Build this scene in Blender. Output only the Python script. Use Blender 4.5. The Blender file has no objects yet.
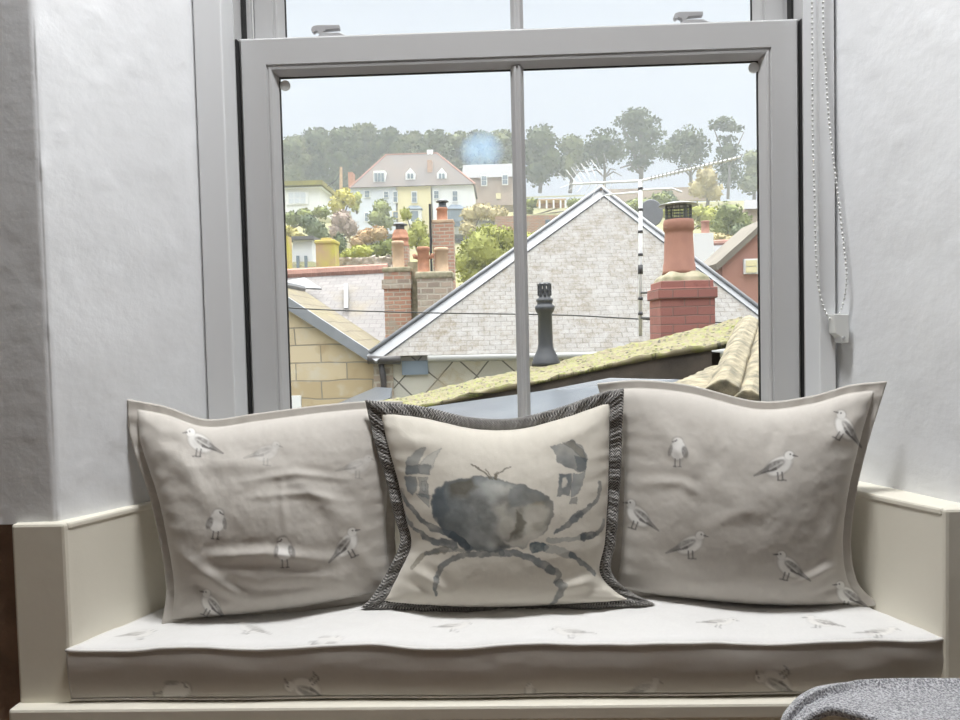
import bpy, bmesh, math, random
import numpy as np
from mathutils import Vector, Matrix
random.seed(7); rng = np.random.default_rng(7)
C = bpy.context.scene.collection
scene = bpy.context.scene

# ------------------------------------------------------------------ camera
F = 740.0
CAM = np.array([0, 0, 1.02])
def rx(a):
    c, s = math.cos(a), math.sin(a); return np.array([[1,0,0],[0,c,-s],[0,s,c]])
def rz(a):
    c, s = math.cos(a), math.sin(a); return np.array([[c,-s,0],[s,c,0],[0,0,1]])
ROT = rz(math.radians(1.74)) @ rx(math.pi/2 - math.radians(2.2)) @ rz(math.radians(-1.37))
cd = bpy.data.cameras.new('camera'); cam = bpy.data.objects.new('camera', cd); C.objects.link(cam)
cd.sensor_width = 36; cd.lens = F/960*36; cd.clip_end = 800; cd.clip_start = 0.02
M4 = Matrix.Identity(4)
for i in range(3):
    for j in range(3): M4[i][j] = ROT[i][j]
M4.translation = Vector(CAM); cam.matrix_world = M4
scene.camera = cam
def at(x, y, Y):
    "a point of the place seen at (x, y) of the photograph, Y metres away from the eye"
    d = ROT @ np.array([(x-480)/F, (360-y)/F, -1]); return CAM + d*(Y/d[1])
def A(x, y, Y): return Vector(at(x, y, Y))
def on_z(x, y, Z):
    d = ROT @ np.array([(x-480)/F, (360-y)/F, -1]); return Vector(CAM + d*((Z-CAM[2])/d[2]))
def proj(P):
    q = (P - CAM) @ ROT; return 480 + F*q[..., 0]/-q[..., 2], 360 - F*q[..., 1]/-q[..., 2]
def px(Y): return Y/F          # metres per pixel at distance Y

# ------------------------------------------------------------------ materials
def newmat(name):
    m = bpy.data.materials.new(name); m.use_nodes = True
    nt = m.node_tree; b = nt.nodes['Principled BSDF']; return m, nt, b
def N(nt, t, **kw):
    n = nt.nodes.new(t)
    for k, v in kw.items(): setattr(n, k, v)
    return n
def c4(c): return (c[0], c[1], c[2], 1)
def srgb(r, g, b):
    f = lambda v: (v/255/12.92) if v/255 <= .04045 else ((v/255+.055)/1.055)**2.4
    return (f(r), f(g), f(b))
def mat_plain(name, col, rough=.6, noise=0.0, scale=20, bump=0.0, bscale=60, metal=0, col2=None, coord='Object'):
    m, nt, b = newmat(name)
    b.inputs['Base Color'].default_value = c4(col); b.inputs['Roughness'].default_value = rough; b.inputs['Metallic'].default_value = metal
    tc = N(nt, 'ShaderNodeTexCoord')
    if noise or col2:
        n = N(nt, 'ShaderNodeTexNoise'); n.inputs['Scale'].default_value = scale; n.inputs['Detail'].default_value = 5
        nt.links.new(tc.outputs[coord], n.inputs['Vector'])
        r = N(nt, 'ShaderNodeValToRGB')
        r.color_ramp.elements[0].position = .35; r.color_ramp.elements[1].position = .65
        d = col2 if col2 else tuple(v*(1-noise) for v in col)
        r.color_ramp.elements[0].color = c4(d); r.color_ramp.elements[1].color = c4(col)
        nt.links.new(n.outputs['Fac'], r.inputs['Fac']); nt.links.new(r.outputs['Color'], b.inputs['Base Color'])
    if bump:
        n = N(nt, 'ShaderNodeTexNoise'); n.inputs['Scale'].default_value = bscale; n.inputs['Detail'].default_value = 6
        nt.links.new(tc.outputs[coord], n.inputs['Vector'])
        bp = N(nt, 'ShaderNodeBump'); bp.inputs['Strength'].default_value = bump; bp.inputs['Distance'].default_value = .01
        nt.links.new(n.outputs['Fac'], bp.inputs['Height']); nt.links.new(bp.outputs['Normal'], b.inputs['Normal'])
    return m
def mat_brick(name, c1, c2, mortar, w, h, gap=.02, patch=None, pscale=1.0, plo=.45, phi=.62, offset=.5, rough=.85, bump=.4, rot=0, patch2=None, rough2=.65, plo2=None, phi2=None):
    m, nt, b = newmat(name); b.inputs['Roughness'].default_value = rough
    uv = N(nt, 'ShaderNodeTexCoord'); mp = N(nt, 'ShaderNodeMapping'); mp.inputs['Rotation'].default_value = (0, 0, rot)
    nt.links.new(uv.outputs['UV'], mp.inputs['Vector'])
    nz = N(nt, 'ShaderNodeTexNoise'); nz.inputs['Scale'].default_value = 1.5/h*.3; nt.links.new(mp.outputs['Vector'], nz.inputs['Vector'])
    mv = N(nt, 'ShaderNodeVectorMath', operation='MULTIPLY_ADD'); mv.inputs[1].default_value = (h*.25,)*3
    nt.links.new(nz.outputs['Color'], mv.inputs[0]); nt.links.new(mp.outputs['Vector'], mv.inputs[2])
    br = N(nt, 'ShaderNodeTexBrick'); br.inputs['Scale'].default_value = 1; br.inputs['Brick Width'].default_value = w; br.inputs['Row Height'].default_value = h
    br.inputs['Mortar Size'].default_value = gap; br.inputs['Mortar Smooth'].default_value = .4; br.offset = offset
    br.inputs['Color1'].default_value = c4(c1); br.inputs['Color2'].default_value = c4(c2); br.inputs['Mortar'].default_value = c4(mortar)
    nt.links.new(mv.outputs[0], br.inputs['Vector'])
    out = br.outputs['Color']
    for k, pc in enumerate([p for p in (patch, patch2) if p]):
        n = N(nt, 'ShaderNodeTexNoise'); n.inputs['Scale'].default_value = pscale*(1+.7*k); n.inputs['Detail'].default_value = 6; n.inputs['Roughness'].default_value = rough2
        n.noise_dimensions = '4D'; n.inputs['W'].default_value = 3.1*k+1
        nt.links.new(mp.outputs['Vector'], n.inputs['Vector'])
        r = N(nt, 'ShaderNodeMapRange'); r.inputs[1].default_value = plo if k == 0 or plo2 is None else plo2; r.inputs[2].default_value = phi if k == 0 or phi2 is None else phi2; r.inputs[4].default_value = .85
        nt.links.new(n.outputs['Fac'], r.inputs[0])
        mx = N(nt, 'ShaderNodeMix', data_type='RGBA'); mx.inputs['B'].default_value = c4(pc)
        nt.links.new(r.outputs[0], mx.inputs['Factor']); nt.links.new(out, mx.inputs['A']); out = mx.outputs['Result']
    nt.links.new(out, b.inputs['Base Color'])
    bp = N(nt, 'ShaderNodeBump'); bp.inputs['Strength'].default_value = bump; bp.inputs['Distance'].default_value = .03; bp.invert = True
    nt.links.new(br.outputs['Fac'], bp.inputs['Height']); nt.links.new(bp.outputs['Normal'], b.inputs['Normal'])
    return m
def mat_cloth(name, rough=.85, weave=900, sheen=.45, bump=.25):
    m, nt, b = newmat(name); b.inputs['Roughness'].default_value = rough
    b.inputs['Sheen Weight'].default_value = sheen; b.inputs['Sheen Roughness'].default_value = .35; b.inputs['Specular IOR Level'].default_value = .25
    a = N(nt, 'ShaderNodeVertexColor'); a.layer_name = 'print'
    nt.links.new(a.outputs['Color'], b.inputs['Base Color'])
    tc = N(nt, 'ShaderNodeTexCoord'); n = N(nt, 'ShaderNodeTexNoise'); n.inputs['Scale'].default_value = weave; n.inputs['Detail'].default_value = 2
    nt.links.new(tc.outputs['Object'], n.inputs['Vector'])
    bp = N(nt, 'ShaderNodeBump'); bp.inputs['Strength'].default_value = bump; bp.inputs['Distance'].default_value = .0008
    nt.links.new(n.outputs['Fac'], bp.inputs['Height']); nt.links.new(bp.outputs['Normal'], b.inputs['Normal'])
    return m
def mat_glass():
    m, nt, b = newmat('window_glass'); nt.nodes.remove(b)
    o = nt.nodes['Material Output']; t = N(nt, 'ShaderNodeBsdfTransparent'); g = N(nt, 'ShaderNodeBsdfGlossy'); g.inputs['Roughness'].default_value = .02
    t.inputs['Color'].default_value = (.97, .98, .975, 1)
    fr = N(nt, 'ShaderNodeFresnel'); fr.inputs['IOR'].default_value = 1.3
    mx = N(nt, 'ShaderNodeMixShader'); nt.links.new(fr.outputs[0], mx.inputs[0]); nt.links.new(t.outputs[0], mx.inputs[1]); nt.links.new(g.outputs[0], mx.inputs[2])
    nt.links.new(mx.outputs[0], o.inputs['Surface']); return m

# ------------------------------------------------------------------ mesh helpers
class MB:
    def __init__(s): s.v = []; s.f = []
    def add(s, vs, fs):
        o = len(s.v); s.v += [tuple(map(float, p)) for p in vs]; s.f += [tuple(i+o for i in f) for f in fs]; return s
    def box(s, a, b, bev=0):
        x0, y0, z0 = [min(a[i], b[i]) for i in range(3)]; x1, y1, z1 = [max(a[i], b[i]) for i in range(3)]
        return s.add([(x0,y0,z0),(x1,y0,z0),(x1,y1,z0),(x0,y1,z0),(x0,y0,z1),(x1,y0,z1),(x1,y1,z1),(x0,y1,z1)],
                     [(0,3,2,1),(4,5,6,7),(0,1,5,4),(1,2,6,5),(2,3,7,6),(3,0,4,7)])
    def prism(s, pts, d):
        "polygon (3D points) pushed along vector d"
        n = len(pts); d = Vector(d); a = [Vector(p) for p in pts]; b = [p+d for p in a]
        return s.add(a+b, [tuple(range(n))[::-1], tuple(range(n, 2*n))] + [(i, (i+1) % n, n+(i+1) % n, n+i) for i in range(n)])
    def tube(s, pts, r, seg=8, close=False):
        pts = [Vector(p) for p in pts]; n = len(pts); rr = r if hasattr(r, '__len__') else [r]*n
        vs = []; fs = []; up = None
        for i, p in enumerate(pts):
            t = (pts[min(i+1, n-1)] - pts[max(i-1, 0)])
            if close: t = pts[(i+1) % n] - pts[i-1]
            t.normalize()
            if up is None: up = Vector((0,0,1)) if abs(t.z) < .9 else Vector((1,0,0))
            e = (up - t*up.dot(t)).normalized(); up = e; g = t.cross(e)
            for k in range(seg):
                a = 2*math.pi*k/seg; vs.append(p + (e*math.cos(a) + g*math.sin(a))*rr[i])
        m = n if close else n-1
        for i in range(m):
            for k in range(seg):
                j = (i+1) % n; fs.append((i*seg+k, i*seg+(k+1) % seg, j*seg+(k+1) % seg, j*seg+k))
        if not close: fs += [tuple(range(seg))[::-1], tuple((n-1)*seg+k for k in range(seg))]
        return s.add(vs, fs)
    def lathe(s, c, prof, seg=20):
        vs = []; fs = []; n = len(prof)
        for r, z in prof:
            for k in range(seg):
                a = 2*math.pi*k/seg; vs.append((c[0]+r*math.cos(a), c[1]+r*math.sin(a), c[2]+z))
        for i in range(n-1):
            for k in range(seg): fs.append((i*seg+k, i*seg+(k+1) % seg, (i+1)*seg+(k+1) % seg, (i+1)*seg+k))
        fs += [tuple(range(seg))[::-1], tuple((n-1)*seg+k for k in range(seg))]
        return s.add(vs, fs)
    def sweep_ring(s, prof, x0, x1, z0, z1):
        "profile of (inset, y) swept round a rectangle with mitred corners"
        n = len(prof); vs = []; fs = []
        for i in range(4):
            for o, y in prof:
                X = x0+o if i in (0, 3) else x1-o; Z = z0+o if i in (0, 1) else z1-o
                vs.append((X, y, Z))
        for i in range(4):
            j = (i+1) % 4
            for k in range(n):
                l = (k+1) % n; fs.append((i*n+k, j*n+k, j*n+l, i*n+l))
        return s.add(vs, fs)
    def build(s, name, mat, parent=None, smooth=False, bevel=0, uv=False):
        me = bpy.data.meshes.new(name); me.from_pydata(s.v, [], s.f); me.update()
        bm = bmesh.new(); bm.from_mesh(me); bmesh.ops.recalc_face_normals(bm, faces=bm.faces[:]); bm.to_mesh(me); bm.free()
        return link(name, me, mat, parent, smooth, bevel, uv)
def link(name, me, mat, parent=None, smooth=False, bevel=0, uv=False):
    o = bpy.data.objects.new(name, me); C.objects.link(o)
    if mat: me.materials.append(mat)
    if parent is not None:
        o.parent = parent; o.matrix_parent_inverse = Matrix.Translation(-parent.location) if parent.type == 'EMPTY' else Matrix.Identity(4)
    if smooth:
        for p in me.polygons: p.use_smooth = True
    if bevel:
        b = o.modifiers.new('bevel', 'BEVEL'); b.width = bevel; b.segments = 2; b.limit_method = 'ANGLE'; b.angle_limit = math.radians(35)
    if uv: uvproj(me)
    return o
def uvproj(me):
    L = me.uv_layers.new(name='UVMap'); Z = Vector((0,0,1))
    for p in me.polygons:
        n = p.normal; u = Z.cross(n)
        u = Vector((1,0,0)) if u.length < .05 else u.normalized()
        v = n.cross(u)
        for li in p.loop_indices:
            co = me.vertices[me.loops[li].vertex_index].co; L.data[li].uv = (co.dot(u), co.dot(v))
def tag(o, label, cat, group=None, kind=None):
    o['label'] = label; o['category'] = cat
    if group: o['group'] = group
    if kind: o['kind'] = kind
    return o
def thing(name, label, cat, loc=(0,0,0), group=None, kind=None):
    e = bpy.data.objects.new(name, None); C.objects.link(e); e.location = Vector(loc); e.empty_display_size = .1
    bpy.context.view_layer.update()
    return tag(e, label, cat, group, kind)
def part(o, label): o['label'] = label; return o
def grid_faces(nu, nv, off=0):
    i = np.arange(nu-1)[:, None]; j = np.arange(nv-1)[None, :]; a = off + i*nv + j
    return np.stack([a, a+nv, a+nv+1, a+1], -1).reshape(-1, 4)
def np_mesh(name, V, Fc, col=None):
    me = bpy.data.meshes.new(name); me.from_pydata(V.tolist(), [], Fc.tolist() if hasattr(Fc, 'tolist') else Fc); me.update()
    if col is not None:
        a = me.attributes.new('print', 'FLOAT_COLOR', 'POINT'); a.data.foreach_set('color', np.concatenate([col, np.ones((len(col), 1))], 1).astype(np.float32).ravel())
    return me
def vnoise(x, y, seed=0):
    "smooth value noise 0..1"
    xi = np.floor(x).astype(int); yi = np.floor(y).astype(int); fx = x-xi; fy = y-yi
    h = lambda a, b: (np.sin(a*127.1 + b*311.7 + seed*74.7)*43758.5453) % 1.0
    sx = fx*fx*(3-2*fx); sy = fy*fy*(3-2*fy)
    return (h(xi,yi)*(1-sx)+h(xi+1,yi)*sx)*(1-sy) + (h(xi,yi+1)*(1-sx)+h(xi+1,yi+1)*sx)*sy
def fbm(x, y, seed=0, oc=4):
    t = 0; a = .5; s = 0
    for k in range(oc):
        t = t + a*vnoise(x*2**k, y*2**k, seed+k); s += a; a *= .5
    return t/s

# ------------------------------------------------------------------ palette
M = {}
M['plaster'] = mat_plain('white_plaster', (.78,.79,.80), .5, bump=.10, bscale=45)
M['plaster_front'] = mat_plain('room_side_plaster', (.62,.58,.53), .7, bump=.5, bscale=30, noise=.12, scale=6)
M['stone'] = mat_plain('dark_rubble_stone', (.34,.225,.16), .9, col2=(.17,.115,.085), scale=9, bump=1, bscale=25)
M['upvc'] = mat_plain('white_window_plastic', (.57,.57,.57), .20)
M['trimwhite'] = mat_plain('white_gloss_paint', (.78,.79,.80), .35)
M['rubber'] = mat_plain('black_seal', (.012,.012,.012), .6)
M['clear'] = mat_plain('pale_plastic', (.75,.76,.74), .25)
M['latch'] = mat_plain('grey_plastic', (.48,.48,.49), .4)
M['seat_piping'] = mat_plain('pale_seat_piping', (.70,.68,.65), .8)
M['cream'] = mat_plain('cream_eggshell_paint', (.79,.75,.64), .42, bump=.06, bscale=30)
M['cloth'] = mat_cloth('printed_cotton')
M['crabcloth'] = mat_cloth('printed_linen', weave=700, bump=.35)
M['piping'] = mat_plain('taupe_piping', (.585,.55,.50), .8)
M['glass'] = mat_glass()
M['roomwall'] = mat_plain('room_wall_paint', (.42,.39,.35), .8)
M['boards'] = mat_plain('floor_boards', (.22,.15,.10), .5, noise=.3, scale=8)

# ------------------------------------------------------------------ the setting: walls and window
YS, YG = 1.54, 1.562            # sash face and glass
YT = 1.47                       # end of the plaster reveal
ZC = 3.3
def reveal_wall(name, pts, endpts, rad, label, plaster_from=None):
    "plan path of the room side, corner at index 1 rounded, extruded and roughened"
    P = [Vector((p[0], p[1])) for p in pts]
    path = []
    a, c, b = P[0], P[1], P[2]
    d0 = (a-c).normalized(); d1 = (b-c).normalized(); th = math.acos(d0.dot(d1)); t = rad/math.tan(th/2)
    p0 = c+d0*t; p1 = c+d1*t
    n0 = max(4, int((p0-a).length/.012)); n1 = max(4, int((b-p1).length/.010))
    path += [a.lerp(p0, i/n0) for i in range(n0)]
    for i in range(13):
        s = i/12; path.append(p0*(1-s)**2 + c*2*s*(1-s) + p1*s*s)
    path += [p1.lerp(b, i/n1) for i in range(1, n1+1)]
    nz = 190; zs = np.linspace(.714, ZC, nz)
    X = np.array([[p.x, p.y] for p in path]); n = len(X)
    tg = np.gradient(X, axis=0); tg /= np.linalg.norm(tg, axis=1)[:, None]
    nr = np.stack([tg[:,1], -tg[:,0]], 1)
    if nr[0] @ np.array([0,-1]) < 0: nr = -nr
    s = np.cumsum(np.r_[0, np.linalg.norm(np.diff(X, axis=0), axis=1)])
    S, Zg = np.meshgrid(s, zs, indexing='ij')
    disp = (fbm(S*6, Zg*4, 3)-.5)*.009 + (fbm(S*30, Zg*14, 5, 3)-.5)*.0016 + (fbm(S*110, Zg*60, 15, 2)-.5)*.0006
    lump = np.clip(fbm(S*48, Zg*44, 9, 3)-.69, 0, 1)*.018
    disp = disp + lump
    disp = disp*np.clip((s[-1]-S)/.03, 0, 1)*np.where(S < n0*.012+.02, .35, 1.0)
    V = np.zeros((n, nz, 3)); V[:,:,0] = X[:,0:1] + nr[:,0:1]*disp; V[:,:,1] = X[:,1:2] + nr[:,1:2]*disp; V[:,:,2] = Zg
    V = V.reshape(-1, 3); Fc = [tuple(f) for f in grid_faces(n, nz)]
    o = len(V); ext = np.array([[e[0], e[1], z] for e in endpts for z in (.70, ZC)]); V = np.concatenate([V, ext])
    chain = [(i*nz, i*nz+nz-1) for i in (n-1,)] + [(o+2*k, o+2*k+1) for k in range(len(endpts))] + [(0, nz-1)]
    for q in range(len(chain)-1): Fc.append((chain[q][0], chain[q+1][0], chain[q+1][1], chain[q][1]))
    me = bpy.data.meshes.new(name); me.from_pydata(V.tolist(), [], Fc); me.update()
    bm = bmesh.new(); bm.from_mesh(me); bmesh.ops.recalc_face_normals(bm, faces=bm.faces[:]); bm.to_mesh(me); bm.free()
    ob = link(name, me, M['plaster'], smooth=True)
    return tag(ob, label, 'wall', kind='structure')
reveal_wall('wall_left', [(-.86,1.212),(-.756,1.212),(-.592,YT)], [(-.592,1.70),(-.86,1.70)], .018, 'white bumpy plaster reveal on the left of the window')
reveal_wall('wall_right', [(.95,1.212),(.760,1.212),(.655,YT)], [(.655,1.70),(.95,1.70)], .03, 'white bumpy plaster reveal on the right of the window')
def rough_sheet(name, p00, p10, p01, nu, nv, amp, mat, seed, fr=10):
    u = np.linspace(0,1,nu)[:,None,None]; v = np.linspace(0,1,nv)[None,:,None]
    p00, p10, p01 = map(np.array, (p00, p10, p01))
    Pn = p00 + (p10-p00)*u + (p01-p00)*v; n = np.cross(p10-p00, p01-p00); n = n/np.linalg.norm(n)
    L1 = np.linalg.norm(p10-p00); L2 = np.linalg.norm(p01-p00)
    d = (fbm(u[...,0]*L1*fr + 0*v[...,0], v[...,0]*L2*fr + 0*u[...,0], seed)-.5)*amp
    V = (Pn + n*d[...,None]).reshape(-1,3)
    return link(name, np_mesh(name, V, grid_faces(nu, nv)), mat, smooth=True)
o = MB().box((-3.2,1.26,-.05),(-.78,1.70,ZC)).build('wall_front', M['stone']); tag(o, 'dark exposed stone room wall at the far left edge', 'wall', kind='structure')
o = rough_sheet('wall_face_left', (-1.6,1.24,0), (-.79,1.24,0), (-1.6,1.24,ZC), 90, 280, .03, M['stone'], 21); tag(o, 'brown rubble stone showing beside the plaster corner', 'wall', kind='structure')
o = MB().box((.93,1.215,-.05),(3.2,1.70,ZC)).build('wall_front_right', M['roomwall']); tag(o, 'room wall to the right of the window recess', 'wall', kind='structure')
o = rough_sheet('wall_under', (-1.0,1.235,-.02), (1.1,1.235,-.02), (-1.0,1.235,.41), 160, 40, .05, M['stone'], 31, 14); tag(o, 'dark rubble stone wall beneath the window seat', 'wall', kind='structure')
o = MB().box((-.79,1.50,-.05),(.95,1.70,.70)).build('wall_below_window', M['roomwall']); tag(o, 'wall below the window behind the seat', 'wall', kind='structure')
o = MB().box((-.83,1.19,2.66),(.96,1.70,ZC)).build('wall_above_window', M['plaster']); tag(o, 'plaster head above the window recess', 'wall', kind='structure')
o = MB().box((-3.2,-3.4,ZC),(3.2,1.70,ZC+.1)).build('ceiling', M['trimwhite']); tag(o, 'white ceiling of the room', 'ceiling', kind='structure')
o = MB().box((-3.2,-3.4,-.15),(3.2,1.3,-.05)).build('floor', M['boards']); tag(o, 'dark boarded floor of the room', 'floor', kind='structure')
for nm, a, b in (('wall_west', (-3.3,-3.4,-.05), (-3.2,1.3,ZC)), ('wall_east', (3.2,-3.4,-.05), (3.3,1.3,ZC)), ('wall_back', (-3.2,-3.5,-.05), (3.2,-3.4,ZC))):
    o = MB().box(a, b).build(nm, M['roomwall']); tag(o, 'plain %s wall of the room behind the camera' % nm.split('_')[1], 'wall', kind='structure')

xl = lambda x, Y, y=200: at(x, y, Y)[0]
ZT, ZB = 2.52, .70
XJ0, XJ1 = xl(236.6,1.54,50), xl(800.3,1.54,60)
TRIM = {'left': (xl(197,YT,60), XJ0, -.60, XJ0), 'right': (xl(832,YT,60), XJ1, .675, XJ1)}
for k, (side, (xa, xb, xw, xj)) in enumerate(TRIM.items()):
    o = MB().box((xa, YT-.012, ZB), (xb, 1.528, ZT)).build('trim_%d' % (k+1), M['trimwhite'], bevel=.003)
    tag(o, 'white upright trim board on the %s of the window' % side, 'trim', kind='structure')
    s = 1 if side == 'right' else -1
    o = MB().box((xa+s*.002, YT+.012, ZB), (xw+s*.02, YT+.05, ZT)).build('trim_%d' % (k+3), M['trimwhite'])
    tag(o, 'recessed white strip between plaster and trim on the %s' % side, 'trim', kind='structure')

win = thing('window_1', 'white sliding sash window with two panes below and two above', 'window', (0,YS,ZB), kind='structure')
# frame: two jambs, head, sill
xj0, xj1 = TRIM['left'][3], TRIM['right'][3]
for s, xj, xt in ((-1, xj0, TRIM['left'][1]), (1, xj1, TRIM['right'][1])):
    m = MB()
    m.box((xt + s*.05, 1.529, ZB), (xj, 1.69, ZT))                 # jamb body
    m.box((xj, 1.60, ZB), (xj - s*.012, 1.612, ZT))                 # parting bead
    m.build('jamb', M['upvc'], win, bevel=.002)
    MB().box((xj - s*.0005, 1.572, ZB+.02), (xj - s*.005, 1.594, ZT-.03)).build('track_seal', M['rubber'], win)
MB().box((xj0-.01, 1.492, ZT-.05), (xj1+.01, 1.69, ZT+.05)).build('head', M['upvc'], win, bevel=.002)
MB().prism([(xj0-.01,1.46,.715),(xj0-.01,1.46,.735),(xj0-.01,1.60,.745),(xj0-.01,1.74,.725),(xj0-.01,1.74,.70),(xj0-.01,1.60,.715)], (xj1-xj0+.02,0,0)).build('sill', M['upvc'], win, bevel=.002)
sx0, sx1 = float(np.mean([xl(238.5,YS,38), xl(250.5,YS,415)]))+.002, float(np.mean([xl(799,YS,19), xl(802,YS,398)]))-.001
gz1 = at(400,76,YG)[2]; gz0 = .835; sz1 = at(500,29,YS)[2]; sz0 = .75
gx0, gx1 = xl(285,YG,240), xl(759.5,YG,230)
wst = gx0 - sx0; wtop = sz1 - gz1
def sash(name, x0, x1, z0, z1, yf, w, label):
    prof = [(0,yf+.052),(0,yf+.004),(.004,yf),(w-.021,yf),(w-.020,yf+.0035),(w-.017,yf+.0035),(w-.016,yf+.001),(w-.011,yf+.002),(w,yf+.018),(w,yf+.0185),(w-.016,yf+.0195),(w-.016,yf+.052)]
    o = MB().sweep_ring(prof, x0, x1, z0, z1).build(name, M['upvc'], win)
    return part(o, label)
low = sash('lower_sash', sx0, sx1, sz0, sz1, YS, wst, 'nearer lower sash')
ux0, ux1 = xl(253.5,1.605,15), xl(785,1.605,10)
uw = xl(285,1.62,15) - ux0
upp = sash('upper_sash', ux0, ux1, sz1-.040, ZT-.05, 1.60, uw, 'upper sash set further out')
mx = float(np.mean([xl(517,YG,70), xl(524,YG,410)]))
def muntin(parent, x, z0, z1, yg):
    m = MB(); h = .0135
    m.prism([(x-h,yg-.002,z0),(x-h,yg-.006,z0),(x-.006,yg-.016,z0),(x-.0025,yg-.016,z0),(x-.0015,yg-.0145,z0),(x+.0015,yg-.0145,z0),(x+.0025,yg-.016,z0),(x+.006,yg-.016,z0),(x+h,yg-.006,z0),(x+h,yg-.002,z0)], (0,0,z1-z0))
    m.box((x-h,yg+.006,z0),(x+h,yg+.018,z1))
    return m.build('glazing_bar', M['upvc'], parent)
muntin(low, mx, sz0+wst-.004, sz1-wst+.004, YG)
muntin(upp, mx+.004, sz1, ZT-.05-uw, 1.622)
for sh, x0, x1, z0, z1, yg, xm in ((low, sx0+wst, sx1-wst, sz0+wst, sz1-wst, YG, mx), (upp, ux0+uw, ux1-uw, sz1-.040+uw, ZT-.05-uw, 1.622, mx+.004)):
    MB().box((x0-.004,yg-.002,z0-.004),(xm,yg+.002,z1+.004)).build('glass_pane', M['glass'], sh)
    MB().box((xm,yg-.002,z0-.004),(x1+.004,yg+.002,z1+.004)).build('glass_pane', M['glass'], sh)
    # dark gasket just inside the bead
    m = MB().sweep_ring([(0,yg-.0035),(.0018,yg-.0035),(.0018,yg+.0035),(0,yg+.0035)], x0, x1, z0, z1)
    m.build('gasket', M['rubber'], sh)
# gap seals beside the lower sash (the black lines)
for xa, xb in ((xj0+.0005, sx0-.0008), (sx1+.0008, xj1-.0005)):
    MB().box((xa, 1.53, sz0), (xb, 1.545, sz1-.005)).build('edge_seal', M['rubber'], win)
# round corner pads on the panes
for x, y in ((285,85.5), (754,67.5)):
    c = A(x, y, YG-.0055)
    m = MB(); m.tube([c, c+Vector((0,.003,0))], .011, 18); m.build('corner_pad', M['clear'], low)
# hooked tilt latches on the meeting rail
for x, y in ((331,36), (693,21)):
    c = at(x, y, 1.555); z0 = sz1; k = px(1.555)
    hook = [(-19,8),(-18,11),(-14,12.5),(9,12),(9,8),(-5,7.5),(-7,5),(9,4.5),(14,2),(24,0),(-14,0),(-11,3),(-12,6),(-15,7),(-16,5.5),(-18,5.5)]
    m = MB().prism([(c[0]+a*k, 1.548, z0-.001+b*k) for a, b in hook], (0,.014,0))
    m.build('tilt_latch', M['latch'], low, bevel=.001)
    q = at(x-190 if x < 500 else x+120, y, 1.60)

# roller blind with its bead chain
bl = thing('roller_blind', 'white bead chain loop of a roller blind at the right of the window', 'blind', A(832,330,1.44))
MB().tube([(xj0,1.49,2.47),(xj1+.03,1.49,2.47)], .022, 16).build('roller_tube', M['trimwhite'], bl, smooth=True)
def interp_path(pts, n):
    P = np.array(pts, float); t = np.r_[0, np.cumsum(np.linalg.norm(np.diff(P, axis=0), axis=1))]
    s = np.linspace(0, t[-1], n); return np.stack([np.interp(s, t, P[:,k]) for k in range(P.shape[1])], 1)
def smooth_path(pts, n):
    "Catmull-Rom"
    P = np.array(pts, float); P = np.concatenate([[2*P[0]-P[1]], P, [2*P[-1]-P[-2]]]); out = []
    for i in range(1, len(P)-2):
        for t in np.linspace(0, 1, 16, endpoint=False):
            a, b, c, d = P[i-1], P[i], P[i+1], P[i+2]
            out.append(.5*((2*b)+(-a+c)*t+(2*a-5*b+4*c-d)*t*t+(-a+3*b-3*c+d)*t**3))
    out.append(P[-2]); return interp_path(out, n)
top = 2.46
ch = [tuple(at(811,-2,1.445)[:2])+(top,)] + [tuple(at(x,y,1.445)) for x, y in ((812,2),(812.5,120),(814.5,200),(816,260),(819,290),(826,313),(833,322))] 
ch2 = [tuple(at(838,318,1.44))] + [tuple(at(x,y,Y)) for x, y, Y in ((844,300,1.435),(846.5,275,1.425),(842,230,1.43),(836,180,1.435),(829,120,1.44),(825.5,60,1.445),(823,2,1.445))] + [tuple(at(822,-2,1.445)[:2])+(top,)]
p1 = smooth_path(ch, 160); p2 = smooth_path(ch2, 160)
MB().tube([Vector(p) for p in p1], .0009, 6).tube([Vector(p) for p in p2], .0009, 6).build('chain_cord', M['clear'], bl, smooth=True)
m = MB()
for P in (p1, p2):
    Ln = np.linalg.norm(np.diff(P, axis=0), axis=1).sum()
    for q in interp_path(P, int(Ln/.0095)):
        r = .0026; m.lathe(q, [(0.0002,-r),(r*.7,-r*.7),(r,0),(r*.7,r*.7),(.0002,r)], 8)
part(m.build('beads', M['clear'], bl, smooth=True), 'row of small white beads')
c = at(840,328,1.432); k = px(1.432)
t_ = MB().prism([(c[0]+a*k, 1.425, c[2]+b*k) for a, b in ((-7,14),(7,13),(7.5,-8),(6.5,-15),(0,-15),(-1,-9),(-6,-5))], (0,.03,0)).build('tensioner', M['clear'], bl, bevel=.0015)
part(t_, 'clear plastic chain tensioner')
MB().tube([(c[0]+1.5*k,1.421,c[2]-9.5*k),(c[0]+1.5*k,1.43,c[2]-9.5*k)], .0025, 10).build('screw', M['latch'], bl)

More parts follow.
